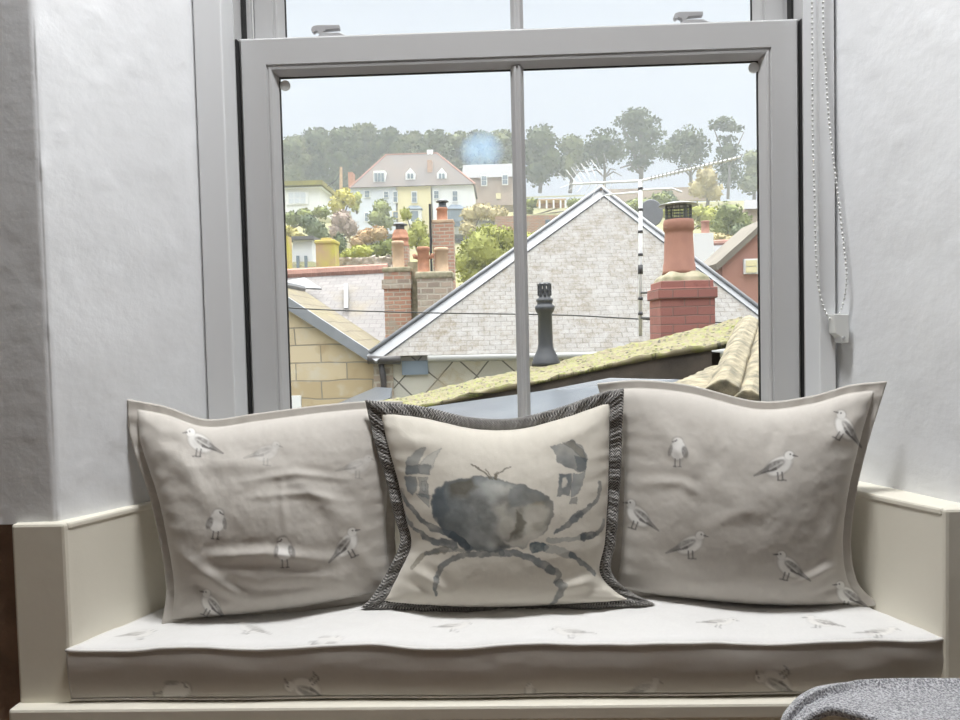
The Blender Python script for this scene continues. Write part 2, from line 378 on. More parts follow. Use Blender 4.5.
# ------------------------------------------------------------------ the window seat
ZS = .413; ZTOP = .717
KL, KR = .53, .50
seat = thing('window_seat', 'cream painted built-in window seat with boxed arms in the recess', 'window seat', (0,1.2,0))
bk = 1.49
def arm(side):
    if side < 0:
        pts = [(-.827,1.2),(-.736,1.2),(-.736+KL*(bk-1.2),bk),(-.827,bk)]
        nose = [(-.80,1.2045),(-.7315,1.2045),(-.7335+KL*(bk-1.2),bk),(-.80,bk)]
    else:
        pts = [(.706,1.2),(.90,1.2),(.90,bk),(.706-KR*(bk-1.2),bk)]
        nose = [(.7015,1.2045),(.88,1.2045),(.88,bk),(.7035-KR*(bk-1.2),bk)]
    a = MB().prism([(x,y,.30) for x, y in pts], (0,0,ZTOP-.30)).build('arm_panel', M['cream'], seat, bevel=.005)
    b = MB().prism([(x,y,ZTOP-.0125) for x, y in nose], (0,0,.0132)).build('arm_ledge', M['cream'], seat, bevel=.004)
    for p in b.data.polygons: p.use_smooth = False
arm(-1); arm(1)
MB().box((-.72,1.205,.33),(.70,bk,ZS)).build('seat_board', M['cream'], seat, bevel=.003)
MB().box((-.832,1.178,.386),(.90,1.21,ZS)).build('front_rail', M['cream'], seat, bevel=.005)
MB().box((-.60,1.475,ZS),(.58,bk,.735)).build('back_panel', M['cream'], seat, bevel=.003)
bpy.data.objects['front_rail']

# ------------------------------------------------------------------ prints
def ell(x, y, cx, cy, a, b, ang, soft=.25):
    c, s = math.cos(ang), math.sin(ang); u = ((x-cx)*c+(y-cy)*s)/a; v = (-(x-cx)*s+(y-cy)*c)/b
    d = np.sqrt(u*u+v*v); return np.clip((1-d)/soft+.5, 0, 1)
def cap(x, y, x0, y0, x1, y1, r, soft=.6, r1=None):
    dx, dy = x1-x0, y1-y0; t = np.clip(((x-x0)*dx+(y-y0)*dy)/(dx*dx+dy*dy+1e-9), 0, 1)
    d = np.hypot(x-x0-t*dx, y-y0-t*dy); rr = r if r1 is None else r+(r1-r)*t
    return np.clip((rr-d)/soft+.5, 0, 1)
def poly(x, y, pts, soft=1.0):
    ins = np.zeros(x.shape, bool); dist = np.full(x.shape, 1e9); n = len(pts)
    for i in range(n):
        (x0,y0),(x1,y1) = pts[i], pts[(i+1) % n]
        cond = ((y0 > y) != (y1 > y)) & (x < (x1-x0)*(y-y0)/((y1-y0) if abs(y1-y0) > 1e-9 else 1e-9)+x0); ins ^= cond
        dx, dy = x1-x0, y1-y0; t = np.clip(((x-x0)*dx+(y-y0)*dy)/(dx*dx+dy*dy+1e-9), 0, 1)
        dist = np.minimum(dist, np.hypot(x-x0-t*dx, y-y0-t*dy))
    sd = np.where(ins, dist, -dist); return np.clip(sd/soft+.5, 0, 1)
def over(col, m, c, a=1.0):
    m = np.clip(m*a, 0, 1)[..., None]; return col*(1-m) + np.array(c)*m
WHITE_B, GREY_B, DARK_B = np.array((.84,.82,.78)), np.array((.25,.235,.22)), np.array((.14,.13,.125))
def bird(col, X, Y, cx, cy, s, kind, flip=1, ang=0, a=1.0):
    "a printed gull, about 30 units long: kind 's' from the side, 'f' standing plump"
    s = s*1.2
    c, sn = math.cos(ang), math.sin(ang); x0 = (X-cx)/s; y0 = (Y-cy)/s
    box = (np.abs(x0) < 26) & (np.abs(y0) < 26)
    if not box.any(): return col
    x = (x0*c + y0*sn)*flip; y = -x0*sn + y0*c
    x, y = x[box], y[box]; k = col[box]
    n = vnoise(x*.55+cx, y*.55+cy, 4)
    if kind == 's':
        k = over(k, cap(x,y,-9,2,-21,7,2.6,r1=.8), GREY_B, .85*a)
        k = over(k, ell(x,y,0,0,12.2,7.6,-.45,.3), DARK_B, .35*a)
        k = over(k, ell(x,y,0,0,11.3,6.8,-.45,.25), WHITE_B, a)
        k = over(k, ell(x,y,9,-8.6,4.5,4.3,0,.3), DARK_B, .35*a)
        k = over(k, ell(x,y,9,-8.3,3.9,3.8,0,.3), WHITE_B, a)
        k = over(k, cap(x,y,12.5,-8.2,16,-7.2,.9,r1=.4), DARK_B, .85*a)
        k = over(k, ell(x,y,10,-9.3,.8,.8,0,.6), DARK_B, .9*a)
        k = over(k, ell(x,y,-4,-.4,9.5,3.6,-.42,.35), GREY_B, (.6+.4*n)*a)
        k = over(k, cap(x,y,-3,2.2,-15,5.2,1.4,r1=.4), DARK_B, .75*a)
        k = over(k, cap(x,y,3,-3,-8,2.5,.7), WHITE_B, .5*a)
        for q in (-1.5, 2.2):
            k = over(k, cap(x,y,q,5.5,q+.3,11.5,.75), DARK_B, .75*a); k = over(k, cap(x,y,q,11.8,q+3,12.2,.7), DARK_B, .7*a)
    else:
        k = over(k, ell(x,y,0,1,8.8,11.2,0,.25), DARK_B, .4*a)
        k = over(k, ell(x,y,0,1,8.2,10.6,0,.2), WHITE_B, a)
        k = over(k, ell(x,y,-1,-9,6,4.8,0,.3), GREY_B, .45*a)
        k = over(k, ell(x,y,-.5,-7.8,5.2,4.4,0,.3), WHITE_B, a)
        k = over(k, cap(x,y,-3,-8.5,-6.4,-7.2,1.,r1=.4), DARK_B, .8*a)
        k = over(k, ell(x,y,-2,-9.6,.9,.9,0,.6), DARK_B, .9*a)
        k = over(k, ell(x,y,7.6,3,3.4,6.6,-.25,.35), GREY_B, (.6+.4*n)*a)
        k = over(k, ell(x,y,-8.2,2,2.2,6.2,.2,.4), GREY_B, (.5+.4*n)*a)
        for q in (-2.5, 2.6):
            k = over(k, cap(x,y,q,11,q+.2,18.5,.75), DARK_B, .75*a); k = over(k, cap(x,y,q-1.5,18.8,q+1.5,18.8,.7), DARK_B, .7*a)
    col = col.copy(); col[box] = k; return col
TAUPE = np.array((.585,.55,.50))

# ------------------------------------------------------------------ pillows
def resample(pts, n):
    return smooth_path(pts, n)
def coons(top, right, bottom, left, nu, nv):
    "edges given as (x, y, distance); top/bottom run left to right, left/right run top to bottom"
    T, B, L, Rr = resample(top,nu), resample(bottom,nu), resample(left,nv), resample(right,nv)
    u = np.linspace(0,1,nu)[:,None,None]; v = np.linspace(0,1,nv)[None,:,None]
    S = (1-v)*T[:,None]+v*B[:,None] + (1-u)*L[None]+u*Rr[None] - ((1-u)*(1-v)*T[0]+u*(1-v)*T[-1]+(1-u)*v*B[0]+u*v*B[-1])
    return S
def edge(pts, y0, y1, sag=0.0):
    n = len(pts); P = np.array(pts, float); t = np.r_[0, np.cumsum(np.hypot(*np.diff(P, axis=0).T))]; t /= t[-1]
    return [(p[0], p[1], y0+(y1-y0)*s + sag*4*s*(1-s)) for p, s in zip(pts, t)]
def to3d(S):
    d = np.stack([(S[...,0]-480)/F, (360-S[...,1])/F, -np.ones(S.shape[:-1])], -1) @ ROT.T
    return CAM + d*(S[...,2]/d[...,1])[...,None]
def normals(P):
    n = np.cross(np.gradient(P, axis=0), np.gradient(P, axis=1)); n /= np.linalg.norm(n, axis=-1)[...,None]+1e-12
    if n[n.shape[0]//2, n.shape[1]//2, 1] > 0: n = -n       # towards the room
    return n
def creases(X, Y, lst):
    d = np.zeros(X.shape)
    for pts, amp, w in lst:
        best = np.full(X.shape, 1e9); tt = np.zeros(X.shape); m = len(pts)-1
        for i in range(m):
            (x0,y0),(x1,y1) = pts[i], pts[i+1]; dx, dy = x1-x0, y1-y0
            t = np.clip(((X-x0)*dx+(Y-y0)*dy)/(dx*dx+dy*dy), 0, 1); q = np.hypot(X-x0-t*dx, Y-y0-t*dy)
            sg = np.sign((X-x0)*dy-(Y-y0)*dx)
            tt = np.where(q < best, (i+t)/m, tt); best = np.where(q < best, q, best)
        fade = np.sin(np.pi*np.clip(tt*.92+.04, 0, 1))**.7
        d += amp*np.exp(-(best/w)**2)*fade - .45*amp*np.exp(-((best-2.1*w)/(1.1*w))**2)*fade
    return d
def pillow_body(S, thick, back, inset, crs, noise_amp, seed, pw=.5):
    P = to3d(S); nrm = normals(P); nu, nv = S.shape[:2]
    u = np.linspace(0,1,nu)[:,None]; v = np.linspace(0,1,nv)[None,:]
    uu = np.clip((u-inset)/(1-2*inset), 0, 1); vv = np.clip((v-inset)/(1-2*inset), 0, 1)
    prof = ((4*uu*(1-uu))**.62*(4*vv*(1-vv))**.62)
    prof = prof**(pw/.62*.9)
    X, Y = S[...,0], S[...,1]
    wr = .75*creases(X, Y, crs) + (fbm(X/34, Y/34, seed)-.5)*noise_amp + (fbm(X/11, Y/13, seed+7)-.5)*noise_amp*.22
    damp = np.clip(np.minimum(np.minimum(uu, 1-uu), np.minimum(vv, 1-vv))*9, 0.12, 1)
    # gathers along the seams
    gather = np.sin(u*2*np.pi*13+6*fbm(u*5+0*v, v*3+0*u, seed+3))*np.exp(-np.minimum(vv,1-vv)*14) + np.sin(v*2*np.pi*12+6*fbm(u*3+0*v, v*5+0*u, seed+4))*np.exp(-np.minimum(uu,1-uu)*14)
    front = P + nrm*(thick*prof + wr*damp + .0008*gather + .003)[...,None]
    rear = P - nrm*(back*prof + .003)[...,None]
    return front, rear
def shell(front, rear):
    nu, nv = front.shape[:2]; V = np.concatenate([front.reshape(-1,3), rear.reshape(-1,3)]); n = nu*nv
    Fa = grid_faces(nu, nv); Fb = grid_faces(nu, nv, n)[:, ::-1]
    loop = [i*nv for i in range(nu)] + [(nu-1)*nv+j for j in range(1,nv)] + [i*nv+nv-1 for i in range(nu-2,-1,-1)] + [j for j in range(nv-2,0,-1)]
    lp = np.array(loop); nx = np.roll(lp, -1); Fs = np.stack([lp, nx, nx+n, lp+n], 1)
    return V, np.concatenate([Fa, Fb, Fs])
def finish(me):
    bm = bmesh.new(); bm.from_mesh(me); bmesh.ops.recalc_face_normals(bm, faces=bm.faces[:]); bm.to_mesh(me); bm.free()
def seam_cord(name, P, parent, r=.0018, mat=None):
    return MB().tube([Vector(p) for p in P], r, 7, close=True).build(name, mat or M['piping'], parent, smooth=True)
def rim(Pf):
    return np.concatenate([Pf[:-1,0], Pf[-1,:-1], Pf[:0:-1,-1], Pf[0,:0:-1]])

# left gull cushion
DL0, DL1 = 1.335, 1.285
top = edge([(128,400),(165,407),(207,420),(258,414),(320,406),(368,402),(402,402)], 1.325, 1.425)
left = edge([(128,400),(132,440),(150,495),(162,550),(167,592),(162,627)], 1.325, 1.283)
bottom = edge([(162,627),(230,621),(300,613),(350,604),(408,592)], 1.283, 1.375)
right = edge([(402,402),(397,470),(394,530),(398,570),(408,592)], 1.425, 1.375)
S = coons(top, right, bottom, left, 300, 260)
crl = [([(205,553),(270,548),(335,556)], .006, 5), ([(225,575),(262,585),(330,580)], -.005, 5), ([(180,470),(240,462),(300,470)], .003, 7), ([(285,470),(286,500),(290,530)], .002, 3),
       ([(300,478),(330,500),(372,540)], .004, 8), ([(150,440),(185,462),(210,500)], .005, 9), ([(250,480),(300,472),(350,478)], .0022, 3), ([(255,495),(310,490),(350,500)], .0018, 3),
       ([(165,590),(200,580),(245,600)], -.005, 6), ([(140,415),(165,430),(200,432)], .004, 6), ([(330,520),(360,550),(390,585)], .003, 7), ([(165,545),(200,560),(240,590)], .004, 6)]
fr, re = pillow_body(S, .075, .055, .035, crl, .006, 11)
X, Y = proj(fr)
col = np.ones(X.shape+(3,))*TAUPE*(.97+.06*fbm(X/3, Y/3, 2)[...,None])
for b in ((200,443,.95,'s',-1,.1,.95),(266,453,.85,'s',1,.1,.4),(358,466,.85,'s',1,.1,.35),(217,521,.80,'f',-1,.1,1),(284,549,.82,'f',1,-.05,1),(347,545,.95,'s',1,-.45,1),(211,605,.85,'s',-1,.45,1)):
    col = bird(col, X, Y, *b[:3], b[3], b[4], b[5], b[6])
V, Fc = shell(fr, re); me = np_mesh('cushion', V, Fc, np.concatenate([col.reshape(-1,3), np.tile(TAUPE,(X.size,1))])); finish(me)
pl = thing('cushion', 'large taupe cushion printed with gulls at the left end of the window seat', 'cushion', A(280,615,1.33), 'gull print cushions')
link('cover', me, M['cloth'], pl, smooth=True)
seam_cord('piping', (rim(fr)+rim(re))/2, pl)
# right gull cushion
top = edge([(598,384),(640,381),(690,386),(757,402),(810,397),(850,386),(886,382)], 1.425, 1.315)
right = edge([(886,382),(868,440),(855,495),(850,545),(857,583),(877,604)], 1.315, 1.315)
bottom = edge([(604,590),(650,600),(720,606),(800,608),(845,607),(877,604)], 1.385, 1.315)
left = edge([(598,384),(614,440),(616,500),(612,560),(604,590)], 1.425, 1.385)
S = coons(top, right, bottom, left, 300, 260)
crr = [([(790,575),(820,562),(858,558)], .007, 5), ([(800,592),(835,580),(862,588)], -.006, 5), ([(690,470),(740,500),(800,480)], .002, 10), ([(660,420),(690,460),(690,500)], .003, 8),
       ([(640,480),(680,478),(700,490)], .0025, 4), ([(870,400),(845,430),(820,440)], .005, 8), ([(760,410),(770,430),(765,450)], -.003, 6), ([(650,560),(700,575),(780,565)], .0025, 8),
       ([(700,520),(740,505),(775,510)], .0015, 6), ([(840,500),(825,530),(835,560)], .003, 7)]
fr, re = pillow_body(S, .075, .055, .035, crr, .005, 23)
X, Y = proj(fr)
col = np.ones(X.shape+(3,))*TAUPE*(.97+.06*fbm(X/3, Y/3, 5)[...,None])
for b in ((678,449,.78,'f',1,.05,1),(845,428,.95,'s',-1,.55,1),(779,466,1.0,'s',1,-.05,1),(638,516,.95,'s',-1,.3,1),(690,545,.95,'s',1,0,1),(789,567,.95,'s',-1,.25,1),(848,596,.9,'s',-1,.2,1)):
    col = bird(col, X, Y, *b[:3], b[3], b[4], b[5], b[6])
V, Fc = shell(fr, re); me = np_mesh('cushion', V, Fc, np.concatenate([col.reshape(-1,3), np.tile(TAUPE,(X.size,1))])); finish(me)
pr = thing('cushion', 'large taupe cushion printed with gulls at the right end of the window seat', 'cushion', A(740,605,1.34), 'gull print cushions')
link('cover', me, M['cloth'], pr, smooth=True)
seam_cord('piping', (rim(fr)+rim(re))/2, pr)
# crab cushion
top = edge([(365,400),(420,406),(470,417),(515,418),(560,407),(600,393),(624,388)], 1.375, 1.375, .012)
left = edge([(365,400),(374,440),(386,480),(394,515),(400,542),(388,570),(373,595),(361,608)], 1.375, 1.325)
bottom = edge([(361,608),(420,612),(500,613),(600,608),(655,604)], 1.325, 1.325)
right = edge([(624,388),(622,440),(620,490),(616,540),(611,570),(628,590),(655,604)], 1.375, 1.325)
S = coons(top, right, bottom, left, 330, 300)
ins = .052
iu = int(round(ins*329)); iv = int(round(ins*299))
Sin = S[iu:330-iu, iv:300-iv]
crc = [([(610,560),(590,575),(560,585)], .006, 5), ([(405,560),(430,575),(450,590)], .005, 5), ([(390,430),(410,440),(440,445)], .004, 7), ([(600,420),(580,430),(550,440)], .004, 7), ([(615,585),(585,592),(560,595)], -.004, 5), ([(380,600),(410,590),(440,595)], .003, 5)]
fr, re = pillow_body(Sin, .075, .05, .0, crc, .004, 37)
X, Y = proj(fr); xx = (X-390)*3.788; yy = (Y-430)*3.788
n1 = fbm(xx/60, yy/60, 1, 5); n2 = fbm(xx/28, yy/28, 8, 4); n3 = fbm(xx/110+3, yy/110, 14, 3)
wx = xx + (n2-.5)*26; wy = yy + (fbm(xx/30, yy/30, 19, 4)-.5)*26
CREAMC = np.array((.66,.62,.54)); col = np.ones(X.shape+(3,))*CREAMC*(.97+.05*fbm(X/3,Y/3,2)[...,None])
BLUE, GREYB, OLIVE, PALE, BLACKB = np.array((.095,.118,.135)), np.array((.20,.215,.215)), np.array((.215,.19,.135)), np.array((.42,.425,.40)), np.array((.07,.085,.095))
car = poly(wx, wy, [(158,255),(195,208),(265,182),(330,180),(420,188),(480,205),(555,228),(612,268),(615,330),(595,375),(560,408),(500,443),(400,462),(290,452),(215,400),(168,330)], 8)
t = np.clip((xx-150)/470, 0, 1)
base = np.where(t[...,None] < .5, BLUE*(1-t[...,None]*2)+GREYB*t[...,None]*2, GREYB*(2-t[...,None]*2)+OLIVE*(t[...,None]*2-1))
base = base*(.45+1.05*n1[...,None])*np.array((1.04,1,.95)) + PALE*(np.clip((n3-.42)*2.6, 0, .75))[...,None]*np.clip(1.5*t, .25, 1)[...,None]
col = over(col, car, (0,0,0), 0); mk = (car*(.88+.12*n2))[...,None]; col = col*(1-mk) + base*mk
edge_d = np.clip(car*(1-car)*4, 0, 1); col = over(col, edge_d, BLACKB, .5)
rim_ = poly(wx*1.15-xx*.15, wy*1.15-yy*.15, [(176,260),(215,218),(275,198),(335,196),(420,204),(475,220),(545,242),(595,275),(600,328),(582,368),(548,396),(490,428),(400,446),(300,436),(230,388),(186,325)], 18); col = over(col, car*(1-rim_), BLUE, .4)
col = over(col, poly(wx, wy, [(390,290),(440,270),(450,320),(480,350),(470,400),(420,420),(400,380),(415,330)], 22), CREAMC*.8, .55)
col = over(col, poly(wx, wy, [(505,300),(590,280),(600,330),(560,360),(525,350)], 14), CREAMC*.72, .6)
col = over(col, poly(wx, wy, [(445,225),(480,208),(560,232),(595,262),(520,285),(460,290)], 10), GREYB*.95, .65)
col = over(col, poly(wx, wy, [(475,300),(505,320),(520,352),(500,385),(450,410),(480,372)], 8), OLIVE*.5, .65)
col = over(col, poly(wx, wy, [(225,205),(310,180),(330,215),(280,250),(230,255)], 20), OLIVE*.5, .75)
col = over(col, poly(wx, wy, [(160,250),(200,215),(225,300),(200,340),(165,320)], 16), BLUE*.8, .55)
col = over(col, poly(wx, wy, [(430,425),(520,400),(590,370),(560,420),(470,450)], 14), CREAMC*.85, .7)
wx2 = wx*.75+xx*.25 + (fbm(xx/12, yy/12, 77, 2)-.5)*3; wy2 = wy*.75+yy*.25 + (fbm(xx/12, yy/12, 78, 2)-.5)*3
def stroke(pts, w0, w1, c, a=.85, soft=3):
    global col
    n = len(pts)-1; P = smooth_path(pts, 14); m = np.zeros(X.shape); w0 *= 1.12; w1 *= 1.12
    for i in range(13):
        r0 = w0+(w1-w0)*i/13; r1 = w0+(w1-w0)*(i+1)/13
        m = np.maximum(m, cap(wx2, wy2, *P[i], *P[i+1], r0, soft, r1))
    col = over(col, m*np.clip(.45+.9*n2, .4, 1), c, a); col = over(col, np.clip(m*(1-m)*4, 0, 1), c*.6, .45)
def shape(pts, c, a=.85, soft=4):
    global col
    q = poly(wx*.8+xx*.2, wy*.8+yy*.2, pts, soft)
    col = over(col, q*(.5+.75*n1), c, a); col = over(col, np.clip(q*(1-q)*4, 0, 1), BLACKB, .45)
# left claw
shape([(58,150),(68,110),(95,75),(130,62),(122,90),(112,130),(110,165),(62,168)], GREYB*1.05); shape([(118,135),(140,95),(190,68),(165,110),(152,150),(150,172),(112,168)], PALE*1.0, .6)
shape([(62,135),(150,132),(152,168),(62,170)], BLUE, .75)
shape([(58,175),(98,178),(100,232),(84,248),(62,225)], BLUE*1.5, .8); shape([(106,182),(146,184),(146,262),(112,246)], GREYB*1.05, .75); shape([(118,196),(136,198),(132,236),(118,230)], PALE, .7)
shape([(100,240),(150,250),(150,290),(130,275)], BLUE*1.4, .5)
# right claw
shape([(606,62),(640,56),(690,38),(728,60),(746,105),(742,150),(712,158),(668,142),(630,122),(628,92)], GREYB*.8); shape([(655,42),(700,44),(735,80),(742,120),(720,100),(690,70)], OLIVE*.6, .6)
shape([(700,100),(746,110),(740,160),(708,150)], BLUE*.9, .7)
shape([(642,165),(688,168),(680,245),(632,250)], BLACKB*1.6, .85); col = over(col, ell(wx, wy, 662, 200, 13, 22, .15, .3), CREAMC, .85)
shape([(694,168),(740,160),(722,225),(690,256),(684,215)], BLUE*1.5, .75); shape([(690,262),(708,250),(705,278),(680,282)], GREYB*.8, .7)
LEG = np.array((.115,.135,.148))
stroke([(36,228),(60,270),(95,312),(160,368),(240,400),(300,448)], 5, 12, LEG); stroke([(42,228),(48,246)], 6, 5, CREAMC*.6, .5)
stroke([(42,292),(64,345),(80,362)], 4, 7, GREYB*.9); stroke([(92,372),(150,412),(240,436)], 5, 14, LEG*1.15); stroke([(240,402),(290,442)], 12, 12, BLUE*.7)
stroke([(80,522),(105,492),(140,466),(205,452)], 5, 11, OLIVE*.85, .7); stroke([(140,466),(215,450),(300,458)], 8, 6, GREYB*.8, .7)
stroke([(176,628),(168,592),(176,562)], 3, 10, LEG*1.1); stroke([(178,548),(205,508),(262,480),(330,470),(420,468)], 8, 10, GREYB*.75)
stroke([(626,390),(662,366),(716,322)], 4, 15, LEG*1.05); stroke([(716,322),(748,296),(784,262),(793,195)], 9, 3, GREYB*.75)
stroke([(604,416),(640,418),(700,412),(738,404)], 9, 6, PALE*.8, .75); stroke([(738,404),(772,400)], 12, 10, BLUE*.75); stroke([(778,398),(800,372),(808,340)], 9, 3, GREYB*.85)
stroke([(545,446),(582,442)], 17, 14, np.array((.07,.11,.13)), .95); stroke([(600,448),(650,462),(700,478)], 14, 10, PALE*.85, .7); stroke([(690,474),(735,505),(776,548)], 9, 6, LEG*1.2)
stroke([(420,466),(500,474),(550,490),(610,532)], 9, 13, LEG*1.1); stroke([(600,530),(636,542),(625,578)], 13, 6, GREYB*.8); stroke([(640,580),(652,600),(630,640),(604,676)], 15, 3, GREYB*.85)
stroke([(378,188),(365,165),(310,130)], 3, 2.5, OLIVE*.6, .8, 2); stroke([(398,188),(412,160),(458,140)], 3, 2.5, OLIVE*.6, .8, 2); stroke([(388,188),(376,160),(366,150)], 2.5, 2, OLIVE*.7, .6, 2); stroke([(402,188),(402,168),(408,155)], 2.5, 2, OLIVE*.7, .6, 2)
V, Fc = shell(fr, re); me = np_mesh('cushion', V, Fc, np.concatenate([col.reshape(-1,3), np.tile(CREAMC,(X.size,1))])); finish(me)
pc = thing('cushion', 'cream cushion painted with a blue-grey crab inside a dark woven border', 'cushion', A(505,610,1.34))
link('cover', me, M['crabcloth'], pc, smooth=True)
# woven border: a flat strip round the cover
P3 = to3d(S); nr3 = normals(P3)
rows = 9
def ringline(k):
    f = k/(rows-1); a = int(round(f*(iu+2))); b = int(round(f*(iv+2)))
    Pg = P3[a:330-a, b:300-b]; ng = nr3[a:330-a, b:300-b]
    q = rim(Pg); nq = rim(ng); return interp_path(np.concatenate([q, q[:1]]), 701)[:-1], interp_path(np.concatenate([nq, nq[:1]]), 701)[:-1]
ff, bb, cols, ssd = [], [], [], None
for k in range(rows):
    q, nq = ringline(k); f = k/(rows-1)
    sarc = np.arange(700)/700*2.0
    wv = .0022*np.sin(sarc*2*np.pi*9+.8) + .0016*np.sin(sarc*2*np.pi*23) 
    lump = .0045*(4*f*(1-f))**.5 + .0012*np.sin(sarc*2*np.pi*90)*(4*f*(1-f))
    ff.append(q + nq*(lump+wv+.002)[:,None]); bb.append(q - nq*(.004-wv)[:,None])
V = np.concatenate([np.array(ff).reshape(-1,3), np.array(bb).reshape(-1,3)]); n = rows*700; Fc = []
for k in range(rows-1):
    for i in range(700):
        j = (i+1) % 700; Fc.append((k*700+i, k*700+j, (k+1)*700+j, (k+1)*700+i)); Fc.append((n+k*700+i, n+(k+1)*700+i, n+(k+1)*700+j, n+k*700+j))
for k in (0, rows-1):
    for i in range(700):
        j = (i+1) % 700; Fc.append((k*700+i, k*700+j, n+k*700+j, n+k*700+i))
me = bpy.data.meshes.new('woven_border'); me.from_pydata(V.tolist(), [], Fc); me.update(); finish(me)
uvl = me.uv_layers.new(name='UVMap')
vi = np.array([l.vertex_index for l in me.loops]); vi = vi % n; uu_ = (vi % 700)/700*2.0; vv_ = (vi//700)/(rows-1)
pv = np.array([p.loop_start for p in me.polygons])
uu2 = uu_.copy().reshape(-1,4); wrap = (uu2.max(1)-uu2.min(1)) > 1; uu2[wrap] = np.where(uu2[wrap] < 1, uu2[wrap]+2, uu2[wrap])
uvl.data.foreach_set('uv', np.stack([uu2.ravel(), vv_], 1).ravel().astype(np.float32))
m, nt, b = newmat('herringbone_braid'); b.inputs['Roughness'].default_value = .9
tc = N(nt, 'ShaderNodeTexCoord'); sp = N(nt, 'ShaderNodeSeparateXYZ'); nt.links.new(tc.outputs['UV'], sp.inputs[0])
a1 = N(nt, 'ShaderNodeMath', operation='PINGPONG'); a1.inputs[1].default_value = .25; nt.links.new(sp.outputs[1], a1.inputs[0])
a2 = N(nt, 'ShaderNodeMath', operation='MULTIPLY'); a2.inputs[1].default_value = .035; nt.links.new(a1.outputs[0], a2.inputs[0])
a3 = N(nt, 'ShaderNodeMath', operation='ADD'); nt.links.new(sp.outputs[0], a3.inputs[0]); nt.links.new(a2.outputs[0], a3.inputs[1])
a4 = N(nt, 'ShaderNodeMath', operation='MULTIPLY'); a4.inputs[1].default_value = 2*math.pi*170; nt.links.new(a3.outputs[0], a4.inputs[0])
a5 = N(nt, 'ShaderNodeMath', operation='SINE'); nt.links.new(a4.outputs[0], a5.inputs[0])
nn = N(nt, 'ShaderNodeTexNoise'); nn.inputs['Scale'].default_value = 260; nt.links.new(tc.outputs['Object'], nn.inputs['Vector'])
a6 = N(nt, 'ShaderNodeMath', operation='MULTIPLY_ADD'); a6.inputs[1].default_value = .3; nt.links.new(a5.outputs[0], a6.inputs[0]); nt.links.new(nn.outputs['Fac'], a6.inputs[2])
rp = N(nt, 'ShaderNodeValToRGB'); rp.color_ramp.elements[0].position = .25; rp.color_ramp.elements[0].color = (.06,.058,.057,1); rp.color_ramp.elements[1].position = .85; rp.color_ramp.elements[1].color = (.46,.44,.41,1)
nt.links.new(a6.outputs[0], rp.inputs['Fac']); nt.links.new(rp.outputs['Color'], b.inputs['Base Color'])
bp = N(nt, 'ShaderNodeBump'); bp.inputs['Strength'].default_value = .6; bp.inputs['Distance'].default_value = .002; nt.links.new(a6.outputs[0], bp.inputs['Height']); nt.links.new(bp.outputs['Normal'], b.inputs['Normal'])
part(link('woven_border', me, m, pc, smooth=True), 'dark grey herringbone woven border')

# ------------------------------------------------------------------ seat cushion
sc = thing('seat_cushion', 'long boxed taupe seat cushion with gull print and piped edges along the window seat', 'seat cushion', (0,1.2,ZS))
nx, ny, nzf = 420, 70, 34; ZCU = .510
def side_x(y):
    l = -.736+KL*(y-1.2)+.002; r = .706-KR*(y-1.2)-.002; return l, r
yb = 1.468
def topz(X, Y):
    return ZCU + .006*np.sin(np.pi*np.clip((Y-1.19)/(yb-1.19), 0, 1))**.6 + (fbm(X*9+4, Y*14, 41)-.5)*.009 + .0025*np.sin(X*23+1)
def front_y(X):       # the front edge, rounded at the right end
    t = np.clip((X-.60)/.10, 0, 1); t2 = np.clip((-.70-X)/.03, 0, 1)*0
    return 1.193 + .014*t**3 + .004*t2 + .0015*np.sin(X*17)
s = np.linspace(0,1,nx)[:,None]; t = np.linspace(0,1,ny)[None,:]
Yl = 1.195 + (yb-1.195)*t; l, r = side_x(Yl); Xg = l + (r-l)*s
fy = front_y(Xg[:,0])[:,None]; Yg = fy + (yb-fy)*t
Zg = topz(Xg, Yg)
er = np.minimum(np.minimum(s, 1-s)*1.4/.012, np.minimum((Yg-fy)/.012, (yb-Yg)/.012)); Zg = Zg - .005*(1-np.clip(er, 0, 1))**2
top3 = np.stack([Xg, Yg, Zg], -1)
w = np.linspace(0,1,nzf)[None,:]
xf = Xg[:,:1] + 0*w; zf = top3[:,0,2][:,None]*(1-w) + (ZS+.002)*w
bul = np.sin(np.pi*w)**.7*.006 - .005*w + (fbm(xf*8, zf*12, 51)-.5)*.007*np.sin(np.pi*w)
yf = fy - bul + .004*w + .004*np.abs(np.sin(xf*31))*np.exp(-w*9)*0
front3 = np.stack([xf, yf, zf], -1)
X, Y = proj(top3); ctop = np.ones(X.shape+(3,))*np.array((.72,.71,.69))*(.97+.06*fbm(Xg*500,Yg*500,3)[...,None])  # same cloth as the front, top coloured paler to stand for daylight on it
for bx in ((140,634,.9,'s',1,.1,.6),(250,628,1,'s',-1,.3,.5),(330,640,.9,'f',1,1.2,.5),(455,626,.9,'s',1,.2,.5),(570,632,1,'s',-1,-.2,.5),(720,622,.9,'s',1,.3,.6),(820,622,1.0,'s',-1,.1,.7),(880,632,1.0,'s',1,.2,.7)):
    sx = lambda q: bx[1]+(q-bx[1])*2.2
    ctop = bird(ctop, X, bx[1]+(Y-bx[1])*2.4, bx[0], bx[1], *bx[2:])
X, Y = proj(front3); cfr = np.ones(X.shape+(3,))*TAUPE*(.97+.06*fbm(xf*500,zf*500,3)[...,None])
for bx in ((176,692,1.0,'f',1,1.35,.85),(306,688,1.1,'s',1,-2.3,.9),(530,690,.5,'f',1,0,.5),(646,689,.85,'s',1,.1,.55),(776,681,1.1,'s',1,-2.2,.85)):
    cfr = bird(cfr, X, Y, *bx)
V = np.concatenate([top3.reshape(-1,3), front3.reshape(-1,3)]); colr = np.concatenate([ctop.reshape(-1,3), cfr.reshape(-1,3)])
